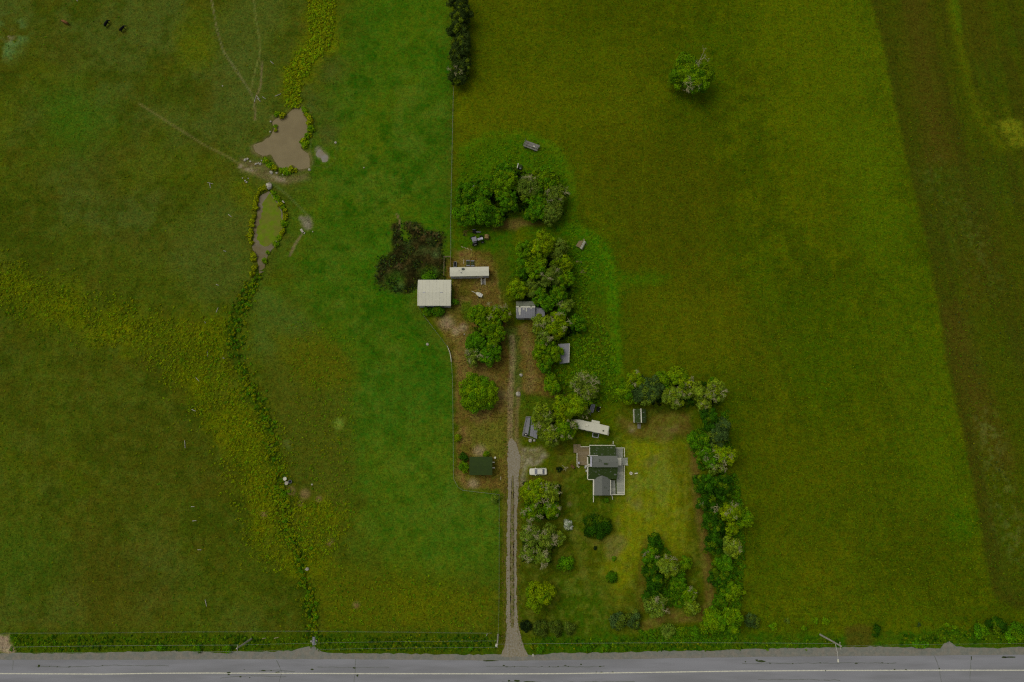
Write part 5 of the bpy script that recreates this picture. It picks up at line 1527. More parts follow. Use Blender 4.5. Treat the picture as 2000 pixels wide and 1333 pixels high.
def plank_deck(name, label, rects, z, pw, m, railing, loc):
    k = thing(name, label, 'deck', loc)
    for (u0_, v0_, u1_, v1_) in rects:
        p, q = G(u0_, v0_, z), G(u1_, v1_, z)
        X0, X1, Y0, Y1 = p.x - loc[0], q.x - loc[0], q.y - loc[1], p.y - loc[1]
        n = max(1, round((X1 - X0) / pw)); w = (X1 - X0) / n
        me = None
        for i in range(n):
            if me is None:
                mb = MB(); mb.box((0, 0, 0), (w - .035, Y1 - Y0 - .02, .05)); me = mb.mesh('plank', m)
            link('plank', me, k, (X0 + (i + .5) * w, (Y0 + Y1) / 2, z - .025 + rt.uniform(-.004, .004)))
        mb = MB()
        for yy in (Y0 + .3, (Y0 + Y1) / 2, Y1 - .3):
            mb.box(((X0 + X1) / 2, yy, z - .2), (X1 - X0 - .1, .12, .22))
        mb.box((X0 + .15, Y0 + .15, z / 2 - .14), (.14, .14, z - .2)); mb.box((X1 - .15, Y1 - .15, z / 2 - .14), (.14, .14, z - .2))
        mb.build('joist', wood_grey, k)
    for line in railing:
        pts = [G(u_, v_, z + .9) for u_, v_ in line]
        for i in range(len(pts) - 1):
            A, B = pts[i] - Vector((loc[0], loc[1], 0)), pts[i + 1] - Vector((loc[0], loc[1], 0))
            mb = MB(); mb.bar(A, B, .16, .06); rl = mb.build('handrail', white_trim, k)
            n = max(2, int((B - A).length / .35))
            bl = MB()
            for j in range(n + 1):
                q = A.lerp(B, j / n); bl.box((q.x, q.y, z + .42), (.05, .05, .86))
            tag(bl.build('baluster', white_trim, rl), kind='stuff')
    return k


plank_deck('porch_deck', 'grey east porch deck with white railing wrapping the farmhouse', [(1202.5, 876, 1219, 966), (1192.8, 938.5, 1202.3, 966)], .6, .29, deck_grey,
           [[(1202, 875.3), (1219.5, 875.3), (1219.5, 893)], [(1219.5, 910), (1219.5, 966.5), (1193, 966.5)]], (*G(1205, 925)[:2], 0))
plank_deck('wooden_deck', 'brown plank deck on the west side of the farmhouse', [(1127.3, 873.3, 1150.5, 890), (1127.3, 890, 1147, 909), (1120, 868, 1127, 885), (1127.3, 868, 1134, 873)], .6, .29, wood_brown,
           [[(1134, 873), (1150, 873)], [(1127, 885), (1127, 909)]], (*G(1136, 888)[:2], 0))
p = G(1129, 911.5); k = thing('planter', 'white slanted planter box at the corner of the brown deck', 'planter', (p.x, p.y, 0), R(-40))
mb = MB(); mb.box((0, 0, .3), (.8, .4, .5)); mb.build('trough', white_trim, k, bevel=.05)
mb = MB(); mb.box((0, 0, .56), (.62, .24, .04)); mb.build('soil', wood_pale, k)
p = G(1130, 904.5, .6); k = thing('grill', 'dark square grill on the brown deck', 'grill', (p.x, p.y, .6))
mb = MB(); mb.box((0, 0, .7), (.45, .6, .35)); mb.build('lid', grey_siding, k, bevel=.08)
for s in (-1, 1):
    mb = MB(); mb.box((s * .16, 0, .26), (.05, .5, .52)); mb.build('leg', black_m, k)
p = G(1220.5, 902); k = thing('porch_steps', 'white steps leading off the east porch deck', 'steps', (p.x, p.y, 0))
for i in range(3):
    mb = MB(); mb.box((-.35 + i * .42, 0, .5 - .17 * i), (.4, 1.85, .07)); mb.build('step', deck_grey, k)
for s in (-1, 1):
    mb = MB(); mb.bar((-.5, s * .93, 1.35), (.7, s * .93, .8), .1, .08); mb.box((.66, s * .93, .42), (.09, .09, .84)); mb.build('handrail', white_trim, k)
a, b = G(1158.2, 968), G(1158.2, 981)
k = thing('rail', 'white rail standing south of the house wing', 'rail', ((a.x + b.x) / 2, (a.y + b.y) / 2, 0))
mb = MB(); mb.box((0, 0, .95), (.16, a.y - b.y, .1)); mb.build('top_rail', white_trim, k)
for f in (-.45, 0, .45):
    mb = MB(); mb.box((0, f * (a.y - b.y), .46), (.1, .1, .92)); mb.build('post', white_trim, k)
pts = [G(u, v) for u, v in ((1194.5, 967), (1195.5, 970), (1196.3, 973), (1196.2, 976))]
k = MB()
for i in range(3):
    k.tube(pts[i] - pts[0] + Vector((0, 0, .1)), pts[i + 1] - pts[0] + Vector((0, 0, .1)), .1, .1, 8)
tag(k.build('downspout', white_trim, None, pts[0]), 'short curved white downspout extension at the house corner', 'pipe')
p = G(1194.5, 869.5); k = thing('post', 'white post sticking up at the north wall of the house', 'post', (p.x, p.y, 0))
mb = MB(); mb.box((0, .2, 1.6), (.12, .12, 3.2)); mb.build('shaft', white_trim, k)
mb = MB(); mb.bar((0, .25, 3.1), (0, .95, 3.1), .12, .12); mb.build('arm', white_trim, k)
# ================================================================== VEHICLES AND YARD THINGS
def wheel(parent, c, r, w, axis_='y', hub=steel, n=16):
    mb = MB(); d = Vector((0, w / 2, 0)) if axis_ == 'y' else Vector((w / 2, 0, 0)); c = Vector(c)
    mb.tube(c - d, c + d, r, r, n)
    o = mb.build('wheel', rubber, parent)
    mb = MB(); mb.tube(c - d * 1.06, c + d * 1.06, r * .55, r * .55, 10); mb.build('rim', hub, o)
    return o


def loft(rings):
    mb = MB(); n = len(rings[0])
    V_ = [p for r in rings for p in r]
    F_ = []
    for i in range(len(rings) - 1):
        for j in range(n):
            F_.append((i * n + j, i * n + (j + 1) % n, (i + 1) * n + (j + 1) % n, (i + 1) * n + j))
    F_ += [tuple(reversed(range(n))), tuple(range((len(rings) - 1) * n, len(rings) * n))]
    mb.add(V_, F_)
    return mb


# --- white sedan
car_paint = mat('white_paint', alb(178, 176, 158), 0.35, 0.3, 0.02, 1.0)
auto_glass = mat('auto_glass', alb(98, 100, 106), 0.15, 0.4, 0.03, 1.0)
p = G(1051, 921.5)
t = thing('car', 'white four-door sedan parked beside the drive facing it', 'car', (p.x, p.y, 0), R(1.0))
ring = lambda x, hw, zt, zb=.22: [(x, -hw * .9, zb), (x, -hw, zb + .18), (x, -hw, zt - .16), (x, -hw * .86, zt), (x, hw * .86, zt), (x, hw, zt - .16), (x, hw, zb + .18), (x, hw * .9, zb)]
loft([ring(-2.36, .62, .62, .3), ring(-2.28, .80, .70), ring(-2.0, .88, .78), ring(-1.2, .91, .90), ring(-.8, .92, .95), ring(1.45, .92, .98), ring(1.9, .90, .99), ring(2.22, .84, .95), ring(2.34, .70, .82, .3)]).build('body', car_paint, t, smooth=False)
gh = loft([[(-.95, -.76, .93), (-.95, .76, .93), (-.15, .60, 1.40), (-.15, -.60, 1.40)], [(1.75, -.74, .96), (1.75, .74, .96), (1.05, .60, 1.40), (1.05, -.60, 1.40)]])
cab = MB(); cab.add([(-.95, -.78, .93), (1.75, -.76, .96), (1.75, .76, .96), (-.95, .78, .93), (-.2, -.6, 1.39), (1.1, -.6, 1.39), (1.1, .6, 1.39), (-.2, .6, 1.39)], [(0, 1, 5, 4), (1, 2, 6, 5), (2, 3, 7, 6), (3, 0, 4, 7), (4, 5, 6, 7), (3, 2, 1, 0)])
cab.build('windows', auto_glass, t)
rf = MB(); rf.slab([(-.22, -.63, 1.42), (1.12, -.63, 1.42), (1.12, .63, 1.42), (-.22, .63, 1.42)], .05); rf.build('roof', car_paint, t, bevel=.02)
for s in (-1, 1):
    mb = MB()
    for (xa, xb) in ((-.93, -.2), (.4, .4), (1.73, 1.1)):
        mb.bar((xa, s * .775, .96), (xb, s * .615, 1.40), .07, .05)
    mb.build('pillar', car_paint, t)
    mb = MB(); mb.box((-.75, s * 1.0, 1.0), (.14, .2, .12)); mb.build('mirror', car_paint, t)
    mb = MB(); mb.box((-2.3, s * .58, .62), (.12, .3, .14)); mb.build('headlight', auto_glass, t)
    mb = MB(); mb.box((2.31, s * .58, .72), (.08, .34, .16)); mb.build('taillight', rust, t)
    for x in (-1.45, 1.4):
        wheel(t, (x, s * .82, .31), .31, .2)

# --- white fifth-wheel travel trailer
p = G(1154.5, 834, 3.4); p.z = 0
t = thing('travel_trailer', 'white fifth-wheel travel trailer with slide-out between trees and house', 'camper', p, R(-12.5))
prof = [(-5.0, 1.5), (-4.9, 2.6), (-4.2, 3.25), (-3.2, 3.45), (4.55, 3.45), (4.8, 3.3), (4.8, .75), (-2.2, .75), (-2.4, 1.5)]
hw = 1.2
mb = MB(); n = len(prof)
wd = [0.55, .85, 1.08, 1.2, 1.2, 1.12, 1.12, 1.2, 1.15]
mb.add([(x, -w, z) for (x, z), w in zip(prof, wd)] + [(x, w, z) for (x, z), w in zip(prof, wd)], [(i, n + i, n + (i + 1) % n, (i + 1) % n) for i in range(n)] + [tuple(range(n)), tuple(reversed(range(n, 2 * n)))])
mb.build('body', white_m, t)
mb = MB(); mb.box((1.0, 1.55, 2.1), (2.2, .7, 2.3)); mb.build('slide_out', white_m, t, bevel=.04)
mb = MB(); mb.box((3.4, -.35, 3.5), (.42, .42, .14)); mb.build('roof_vent', shingle_dark, t, bevel=.04)
mb = MB(); mb.box((-1.2, .2, 3.55), (.9, .7, .22)); mb.build('air_conditioner', white_trim, t, bevel=.06)
for z in (1.2, 1.6, 2.0, 2.4, 2.8, 3.2):
    pass
ld = MB()
for s in (-.18, .18):
    ld.tube((4.98, -.55 + s, .9), (4.98, -.55 + s, 3.5), .03, .03, 6)
for z in (1.1, 1.5, 1.9, 2.3, 2.7, 3.1):
    ld.tube((4.98, -.73, z), (4.98, -.37, z), .025, .025, 6)
ld.build('ladder', white_trim, t)
mb = MB(); mb.box((4.98, -.1, 1.1), (.3, 1.7, .18)); mb.build('bumper', white_trim, t)
mb = MB(); mb.tube((5.05, -.85, 1.0), (5.3, -.85, 1.0), .33, .33, 14); mb.build('spare_wheel', white_trim, t)
for x in (-1.6, .2, 2.6):
    window(t, (x, -1.2, 2.3), .9, .6, 'x', black_m)
door(t, (1.6, -1.2, 1.75), .75, 1.85, 'x')
for x in (1.9, 2.8):
    for s in (-1, 1):
        wheel(t, (x, s * 1.0, .38), .38, .24, hub=white_trim)
for s in (-1, 1):
    mb = MB(); mb.box((-2.9, s * .7, .72), (.1, .1, 1.4)); mb.build('landing_leg', steel, t)
p = G(1163, 850.5)
k = thing('entry_mat', 'dark mat in a pale frame at the door of the travel trailer', 'mat', (p.x, p.y, 0), R(-9))
mb = MB(); mb.box((0, 0, .06), (1.4, .95, .06)); mb.build('mat', green_roof, k)
for c_, d_ in (((0, -.56, .09), (1.72, .16, .14)), ((-.78, .0, .09), (.16, .95, .14)), ((.78, 0, .09), (.16, .95, .14)), ((-.6, .55, .09), (.5, .15, .14)), ((.6, .55, .09), (.5, .15, .14))):
    mb = MB(); mb.box(c_, d_); mb.build('edging', grey_siding, k)

# --- tractor
p = G(932, 471.5)
t = thing('tractor', 'grey tractor with black wheels parked north of the mobile home', 'tractor', (p.x, p.y, 0), R(16))
mb = MB(); mb.box((.95, 0, 1.15), (1.6, .62, .62)); mb.build('hood', grey_siding, t, bevel=.08)
mb = MB(); mb.box((1.78, 0, 1.1), (.08, .5, .5)); mb.build('grille', black_m, t)
mb = MB(); mb.box((.2, 0, .75), (2.9, .45, .3)); mb.build('chassis', black_m, t)
mb = MB(); mb.box((-.75, 0, 2.35), (1.35, 1.3, .12)); mb.build('canopy', grey_metal, t, bevel=.05)
for x in (-1.3, -.2):
    for s in (-1, 1):
        mb = MB(); mb.box((x, s * .55, 1.62), (.07, .07, 1.4)); mb.build('post', black_m, t)
mb = MB(); mb.box((-.9, 0, 1.25), (.5, .5, .12)); mb.box((-1.15, 0, 1.5), (.1, .5, .45)); mb.build('seat', black_m, t)
mb = MB(); mb.tube((-.25, 0, 1.45), (-.3, 0, 1.5), .2, .2, 12); mb.build('steering_wheel', black_m, t)
mb = MB(); mb.tube((.7, .15, 1.4), (.7, .15, 2.2), .05, .05, 8); mb.build('exhaust', steel, t)
for s in (-1, 1):
    wheel(t, (-.85, s * .98, .82), .82, .46, hub=siding_m); wheel(t, (1.4, s * .86, .5), .5, .32, hub=siding_m)
    mb = MB(); mb.box((-.8, s * .72, 1.66), (1.0, .3, .06)); mb.build('fender', grey_metal, t)
# --- bale in front of it
p = G(951, 464.5)
k = thing('hay_bale', 'round tan hay bale in front of the tractor', 'hay bale', (p.x, p.y, 0), R(-4))
mb = MB(); mb.tube((0, -.6, .65), (0, .6, .65), .65, .65, 22); mb.build('bale', hay_m, k)
for yy in (-.35, 0, .35):
    mb = MB(); mb.tube((0, yy - .02, .65), (0, yy + .02, .65), .66, .66, 22); mb.build('twine', wood_pale, k)
# --- mower and rake
p = G(931, 454)
t = thing('mower', 'dark farm mower with a pale steel bar beside the northern grove', 'farm implement', (p.x, p.y, 0), R(-3))
mb = MB(); mb.box((-.7, 0, .45), (.9, .8, .3)); mb.build('deck', black_m, t, bevel=.05)
mb = MB(); mb.box((.55, -.1, .55), (1.3, .3, .12)); mb.build('bar', steel, t)
mb = MB(); mb.box((-.8, .55, .6), (.9, .16, .1)); mb.build('guard', steel, t)
mb = MB(); mb.bar((-1.1, -.1, .5), (-2.0, .1, .5), .1, .1); mb.build('hitch', rust, t)
for s in (-1, 1):
    wheel(t, (-.3, s * .5, .25), .25, .14)
p = G(909, 457)
t = thing('rake', 'rusty wheel rake left of the dark mower', 'farm implement', (p.x, p.y, 0), R(20))
mb = MB()
for i in range(16):
    a0, a1 = 2 * math.pi * i / 16, 2 * math.pi * (i + 1) / 16
    mb.bar((math.cos(a0) * .45, math.sin(a0) * .8, .5 + .3 * math.cos(a0)), (math.cos(a1) * .45, math.sin(a1) * .8, .5 + .3 * math.cos(a1)), .08, .08)
mb.build('rake_ring', rust, t)
mb = MB(); mb.bar((-.4, .3, .5), (1.2, .5, .6), .1, .1); mb.bar((0, -.8, .5), (0, .8, .5), .07, .07); mb.build('beam', rust, t)
wheel(t, (-.5, -.3, .3), .3, .12)

# --- boat on a trailer
p = G(936, 577)
t = thing('boat', 'small white boat on a trailer in front of the mobile home', 'boat', (p.x, p.y, 0), R(-28))
hull = []
for x, hw_, z0_, z1_ in ((-1.0, .06, .75, .95), (-.8, .3, .6, .95), (-.3, .52, .48, .93), (.4, .56, .45, .92), (1.0, .46, .48, .92)):
    hull.append([(x, -hw_, z1_), (x, -hw_ * .6, z0_), (x, hw_ * .6, z0_), (x, hw_, z1_)])
loft(hull).build('hull', white_m, t)
for x in (-.1, .55):
    mb = MB(); mb.box((x, 0, .95), (.16, .8, .04)); mb.build('thwart', grey_siding, t)
mb = MB(); mb.box((1.08, 0, .95), (.18, .3, .5)); mb.build('outboard_motor', grey_metal, t, bevel=.03)
k = thing('boat_trailer', 'trailer with long tongue carrying the small white boat', 'trailer', (p.x, p.y, 0), R(-28))
mb = MB(); mb.bar((-2.4, 0, .36), (1.0, 0, .36), .1, .08); mb.build('tongue', white_trim, k)
mb = MB(); mb.box((.3, 0, .34), (.1, 1.3, .08)); mb.build('axle', steel, k)
for s in (-1, 1):
    wheel(k, (.3, s * .7, .25), .25, .14)

# --- hay wagon in the field corner
p = G(1037, 288)
t = thing('hay_wagon', 'weathered grey plank hay wagon standing north of the grove', 'wagon', (p.x, p.y, 0), R(-21))
mb = MB(); mb.box((0, 0, 0), (4.4, .2, .05)); me = mb.mesh('plank', wood_grey)
for i, y in enumerate((-.85, -.6, -.2, .02, .24, .5, .72, .92)):
    link('plank', me, t, (rt.uniform(-.1, .35), y, .98 + rt.uniform(0, .06))).rotation_euler = (0, 0, rt.uniform(-.02, .02))
for x in (-1.5, 0, 1.5):
    mb = MB(); mb.box((x, 0, .88), (.12, 1.9, .12)); mb.build('cross_beam', wood_grey, t)
for x in (-2.1, ):
    for y in (-.9, 0, .9):
        mb = MB(); mb.box((x, y, 1.5), (.09, .09, 1.1)); mb.build('stake', wood_grey, t)
    mb = MB(); mb.box((x + .08, 0, 1.9), (.05, 2.0, .16)); mb.build('rack_board', wood_grey, t)
mb = MB(); mb.box((.9, .1, 1.08), (.4, .35, .1)); mb.build('pale_box', white_trim, t)
for x in (-1.4, 1.4):
    for s in (-1, 1):
        wheel(t, (x, s * .8, .4), .4, .18)
mb = MB(); mb.bar((2.0, 0, .5), (2.9, 0, .3), .1, .1); mb.build('tongue', rust, t)

# --- tilted feeder with slats
p = G(1136, 480.5)
t = thing('hay_feeder', 'wooden hay feeder with white slats and a brown board side', 'feeder', (p.x, p.y, 0), R(-26))
mb = MB(); mb.slab([(-1.5, -.9, .5), (-.15, -1.2, 1.3), (-.15, 1.2, 1.3), (-1.3, .8, .5)], .06); mb.build('board_side', mat('brown_board', alb(108, 96, 70), .9, .03, .1, 2.0, rgb2=alb(98, 86, 60)), t)
for i, x in enumerate((.0, .2, .4, .6)):
    mb = MB(); mb.bar((x, -1.3, 1.3 - x * .5), (x + .05, 1.25, 1.3 - x * .5), .10, .06); mb.build('slat', white_trim if i != 3 else wood_grey, t)
for y in (-1.1, 0, 1.1):
    mb = MB(); mb.bar((-.2, y, 1.24), (.75, y, .9), .08, .06); mb.build('rail', rust, t)
for x, y in ((-1.2, -.7), (-1.1, .6), (.6, -1.1), (.6, 1.1)):
    mb = MB(); mb.box((x, y, .4), (.1, .1, .84)); mb.build('leg', wood_brown, t)
mb = MB(); mb.box((-.1, 1.5, 1.2), (.45, .4, .2)); mb.build('end_block', wood_brown, t)
mb = MB(); mb.bar((.8, 1.0, .8), (1.4, .8, .1), .1, .1); mb.build('drawbar', wood_brown, t)
for u, v, w, h, rz, lb in ((1139, 531, 2.3, 1.0, -8, 'brown worn slab in the grass below the hay feeder'), (1130, 512, 1.8, .8, -15, 'overgrown faint slab between the hay feeder and the brown slab')):
    p = G(u, v); mb = MB()
    n = 12
    mb.prism([(math.cos(2 * math.pi * i / n) * w * rt.uniform(.42, .56), math.sin(2 * math.pi * i / n) * h * rt.uniform(.42, .56)) for i in range(n)], -.05, .07)
    s_ = mb.build('slab', mat('worn_slab', alb(108, 94, 66), .95, 0, .25, 1.5, rgb2=alb(74, 80, 26)), None, (p.x, p.y, 0)); s_.rotation_euler.z = R(rz); tag(s_, lb, 'slab')

# --- dumped metal at the grove
p = G(1015, 328)
t = thing('scrap_machine', 'dumped machine with a white side panel north of the grove', 'scrap', (p.x, p.y, 0), R(-12))
mb = MB(); mb.box((.15, .1, .45), (1.2, 1.2, .9)); mb.build('casing', shingle_dark, t, bevel=.15)
mb = MB(); mb.box((-.62, .1, .5), (.22, 1.5, 1.0)); mb.build('side_panel', white_trim, t)
mb = MB(); mb.box((.3, -.55, .7), (.5, .45, .5), .4); mb.build('motor', steel, t, bevel=.06)
p = G(926, 366)
t = thing('scrap_heap', 'small heap of pale scrap at the north-west edge of the grove', 'scrap', (p.x, p.y, 0))
for i in range(5):
    mb = MB(); mb.box((rt.uniform(-.6, .6), rt.uniform(-.5, .5), .2 + .1 * i), (rt.uniform(.3, .7), rt.uniform(.2, .5), .08), rt.uniform(0, 3), rt.uniform(-.3, .3)); mb.build('sheet', steel if i % 2 else siding_m, t)

# --- things behind the mobile home
p = G(889, 521); t = thing('metal_trough', 'long grey metal trough standing north of the mobile home', 'trough', (p.x, p.y, 0), R(-3))
mb = MB(); mb.box((0, 0, .3), (.7, 2.5, .06)); mb.build('bottom', black_m, t)
for s in (-1, 1):
    mb = MB(); mb.box((s * .36, 0, .45), (.1, 2.5, .4)); mb.build('side', steel, t); mb = MB(); mb.box((0, s * 1.22, .45), (.62, .08, .4)); mb.build('end', steel, t)
    mb = MB(); mb.box((0, s * .8, .14), (.6, .1, .27)); mb.build('leg', steel, t)
mb = MB(); mb.box((.0, -.7, .62), (.62, .9, .06)); mb.build('cover', grey_metal, t)
for (u, v, L_, w, rz, z, lb, m_) in ((905.5, 511.5, 1.35, .24, 88, .05, 'pale plank lying north of the mobile home', wood_pale), (903, 483, .75, .16, -32, .05, 'pale short board on the grass below the tractor, first from the left', wood_pale),
                          (909, 485, .75, .16, -38, .05, 'pale short board on the grass below the tractor, second from the left', wood_pale), (914, 486.5, .75, .16, -38, .05, 'pale short board on the grass below the tractor, third from the left', wood_pale),
                          (920, 488, .7, .14, -38, .05, 'pale short board on the grass below the tractor, rightmost', wood_pale), (978, 934.5, 1.0, .22, 90, .06, 'pale post lying beside the drive south of the garage', wood_pale),
                          (553.5, 395, .9, .35, -50, .1, 'grey stone slab on the east bank of the lower pond', stone_m), (590, 451.5, 1.2, .65, -55, .12, 'large grey stone slab south of the white gravel patch', stone_m), (595, 456, .6, .25, 60, .1, 'small grey stone slab beside the large one', stone_m)):
    p = G(u, v); mb = MB(); mb.box((0, 0, z), (L_, w, z * 2)); ob = mb.build('board' if m_ is wood_pale else 'stone_slab', m_, None, (p.x, p.y, 0), bevel=.02); ob.rotation_euler.z = R(rz); tag(ob, lb, 'board' if m_ is wood_pale else 'stone')
for (u, v, lb) in ((914, 515, 'dark pallet crate north of the mobile home, left one'), (923, 515.5, 'dark pallet crate north of the mobile home, right one')):
    p = G(u, v); t = thing('pallet', lb, 'pallet', (p.x, p.y, 0), R(2))
    for i in range(4):
        mb = MB(); mb.box((0, -.75 + i * .5, .42), (1.0, .3, .04)); mb.build('slat', steel if i % 3 == 0 else shingle_dark, t)
    for s in (-1, 0, 1):
        mb = MB(); mb.box((s * .42, 0, .2), (.1, 1.8, .38)); mb.build('runner', wood_grey, t)
p = G(940, 516); rb = random.Random(3)
mb = MB()
twig_tree(mb, rb, Vector((-.6, 0, .15)), Vector((1, -.15, .1)).normalized(), 1.1, .06, 3, .35)
tag(mb.build('fallen_branch', rust, None, (p.x, p.y, 0)), 'bare fallen branch lying north of the mobile home', 'branch')
# wooden pen beside the barnyard
p0, p1 = G(868, 503.5), G(880, 540)
t = thing('pen', 'small rail pen of brown boards between barnyard and mobile home', 'pen', ((p0.x + p1.x) / 2, (p0.y + p1.y) / 2, 0))
w, h = (p1.x - p0.x) / 2, (p0.y - p1.y) / 2
cs = [(-w, -h), (-w, h), (w, h), (w, -h)]
for i in range(3):
    A, B = cs[i], cs[i + 1]
    for z in (.4, .8, 1.15):
        mb = MB(); mb.bar((*A, z), (*B, z), .06, .14); mb.build('rail', wood_brown, t)
    n = 3 if i != 1 else 2
    for j in range(n):
        f = j / n; mb = MB(); mb.box((A[0] + (B[0] - A[0]) * f, A[1] + (B[1] - A[1]) * f, .62), (.14, .14, 1.25)); mb.build('post', wood_brown, t)

# --- weathered platform below the pale tree
o = G(1034, 838); o.z = 0
t = thing('plank_platform', 'weathered grey plank platform with low rails under the pale tree', 'platform', o)
Q = [rel(o, 1028, 814.5, .4), rel(o, 1050, 815.5, .4), rel(o, 1049, 858, .4), rel(o, 1041, 857.5, .4), rel(o, 1020.5, 851.5, .4)]
nL = Q[0] - Q[4]; 
for i in range(8):
    f0, f1 = i / 8, (i + 1) / 8
    A0 = Q[4].lerp(Q[2], f0); A1 = Q[4].lerp(Q[2], f1 - .004); B0 = Q[0].lerp(Q[1], f0); B1 = Q[0].lerp(Q[1], f1 - .004)
    ys = rt.uniform(0, .12)
    mb = MB(); mb.slab([A0 + Vector((0, ys + (.35 if 0 < i < 6 else .1), 0)), A1 + Vector((0, ys + (.35 if 0 < i < 6 else .1), 0)), B1 - Vector((0, ys, 0)), B0 - Vector((0, ys, 0))], .06)
    mb.build('plank', (grey_metal if i != 3 else shingle_dark), t)
mb = MB()
for f in (.1, .5, .9):
    A_, B_ = Q[4].lerp(Q[0], f), Q[2].lerp(Q[1], f); mb.bar(A_ - Vector((0, 0, .2)), B_ - Vector((0, 0, .2)), .14, .26)
mb.build('joist', wood_grey, t)
for A, B in ((Q[0], Q[4]), (Q[4], Q[3]), (Q[0], Q[1])):
    mb = MB(); mb.bar(A + Vector((-.05, 0, .45)), B + Vector((-.05, 0, .45)), .16, .1); mb.build('rail', wood_grey, t)
    mb = MB(); q = A.lerp(B, .02); mb.box((q.x - .05, q.y, .4), (.12, .12, .8)); mb.build('post', wood_grey, t)
p = G(1027, 849.5, .45); k = thing('tyre', 'black tyre with a white centre on the plank platform', 'tyre', (p.x, p.y, .42))
mb = MB()
for i in range(14):
    a0, a1 = 2 * math.pi * i / 14, 2 * math.pi * (i + 1) / 14
    mb.tube((math.cos(a0) * .34, math.sin(a0) * .34, .12), (math.cos(a1) * .34, math.sin(a1) * .34, .12), .12, .12, 6, False)
mb.build('tread', rubber, k)
mb = MB(); mb.tube((0, 0, .02), (0, 0, .2), .2, .18, 10); mb.build('hub', white_trim, k)
rb = random.Random(9)


def rock(u, v, r, label, cat='rock', m=stone_m, name='rock', flat_=.7, group=None):
    p = G(u, v)
    bm = bmesh.new(); bmesh.ops.create_icosphere(bm, subdivisions=2, radius=r)
    sx, sy = rb.uniform(.75, 1.3), rb.uniform(.75, 1.3)
    for vv in bm.verts:
        k_ = 1 + rb.uniform(-.16, .16); vv.co = Vector((vv.co.x * sx * k_, vv.co.y * sy * k_, vv.co.z * flat_ * k_))
    me = bpy.data.meshes.new(name); bm.to_mesh(me); bm.free(); me.materials.append(m)
    ob = link(name, me, None, (p.x, p.y, r * .25)); ob.rotation_euler.z = rb.uniform(0, 6.28)
    return tag(ob, label, cat, group)


rock(1036, 861, .55, 'larger pale flat boulder at the south edge of the plank platform')
rock(1043.5, 860.5, .38, 'smaller pale boulder at the south edge of the plank platform')
for u, v, r, lb in ((479, 313, .42, 'pale boulder farthest left on the track by the upper pond'), (484, 311, .3, 'small pale stone right of the leftmost boulder on the pond track'), (489, 316, .25, 'small pale stone in the pond track'),
                    (500, 321, .3, 'white stone left in the row of three south-west of the upper pond'), (505, 319.5, .33, 'white stone in the middle of the row of three south-west of the upper pond'), (509, 321, .38, 'white stone right in the row of three south-west of the upper pond'),
                    (511, 314, .24, 'small white stone above the row of three by the upper pond'), (530, 337.5, .5, 'white boulder on the south bank of the upper pond'), (540.5, 338.5, .3, 'smaller white stone right of the boulder on the south bank'),
                    (553, 341.5, .2, 'tiny white stone farther right on the south bank of the upper pond'), (604.5, 332, .35, 'pale stone at the south-east corner of the upper pond'), (474, 348.5, .2, 'tiny stone below the track, left of a loose cluster'), (479, 353.5, .28, 'pale stone in the loose cluster below the track'),
                    (482, 356.5, .26, 'lowest pale stone in the loose cluster below the track'), (485, 349, .2, 'tiny pale stone right in the loose cluster below the track'), (529, 238, .3, 'grey stone on the west shore of the upper pond'), (528, 258, .28, 'grey stone lower on the west shore of the upper pond'),
                    (655.5, 279, .3, 'pale stone above the grey puddle in the cattle pasture'), (711, 328, .22, 'pale stone alone in the cattle pasture right of the ponds'), (609.5, 947, .25, 'small white stone right of the feed tubs'), (600, 1111.5, .5, 'pale boulder beside the lower ditch'),
                    (435, 168.5, .2, 'tiny white stone alone in the upper pasture'), (718, 671, .0, None), (835, 673, .32, 'pale stone in the pasture left of the white gate'), (972, 890, .0, None), (1018, 733, .55, 'pale flat stone at the fork of the lane'), (1012, 770, .6, 'long pale stone beside the lane south of the fork'), (907, 653.5, .2, 'white stone on the bare yard'), (611, 453, .2, 'tiny pale stone right of the stone slabs')):
    if lb:
        rock(u, v, r, lb)
p = G(525.5, 364.5)
rock(525.5, 364.5, .85, 'big white angular boulder at the head of the lower pond', flat_=.8)
for i, (u, v, r, lb) in enumerate(((608, 1253, .3, 'pale stone left at the culvert mouth beside the road'), (613, 1256, .38, 'pale stone in the middle of the culvert mouth beside the road'), (618, 1252, .3, 'pale stone right at the culvert mouth beside the road'), (616, 1258, .28, 'lowest pale stone at the culvert mouth beside the road'))):
    rock(u, v, r, lb)
p = G(614, 1247); t = thing('culvert', 'dark culvert pipe where the ditch meets the road', 'culvert', (p.x, p.y, -.1))
mb = MB()
n = 14
for ra, rb_ in ((.5, .42),):
    P = []
    for y in (.4, -1.6):
        for r_ in (ra, rb_):
            P += [(math.cos(2 * math.pi * i / n) * r_, y, math.sin(2 * math.pi * i / n) * r_) for i in range(n)]
    F_ = []
    for i in range(n):
        j = (i + 1) % n
        F_ += [(i, j, 2 * n + j, 2 * n + i), (n + j, n + i, 3 * n + i, 3 * n + j), (j, i, n + i, n + j), (2 * n + i, 2 * n + j, 3 * n + j, 3 * n + i)]
    mb.add(P, F_)
mb.build('pipe', steel, t)
mb = MB(); mb.box((0, -1.62, 0), (.84, .05, .84)); mb.build('dark_end', black_m, t)

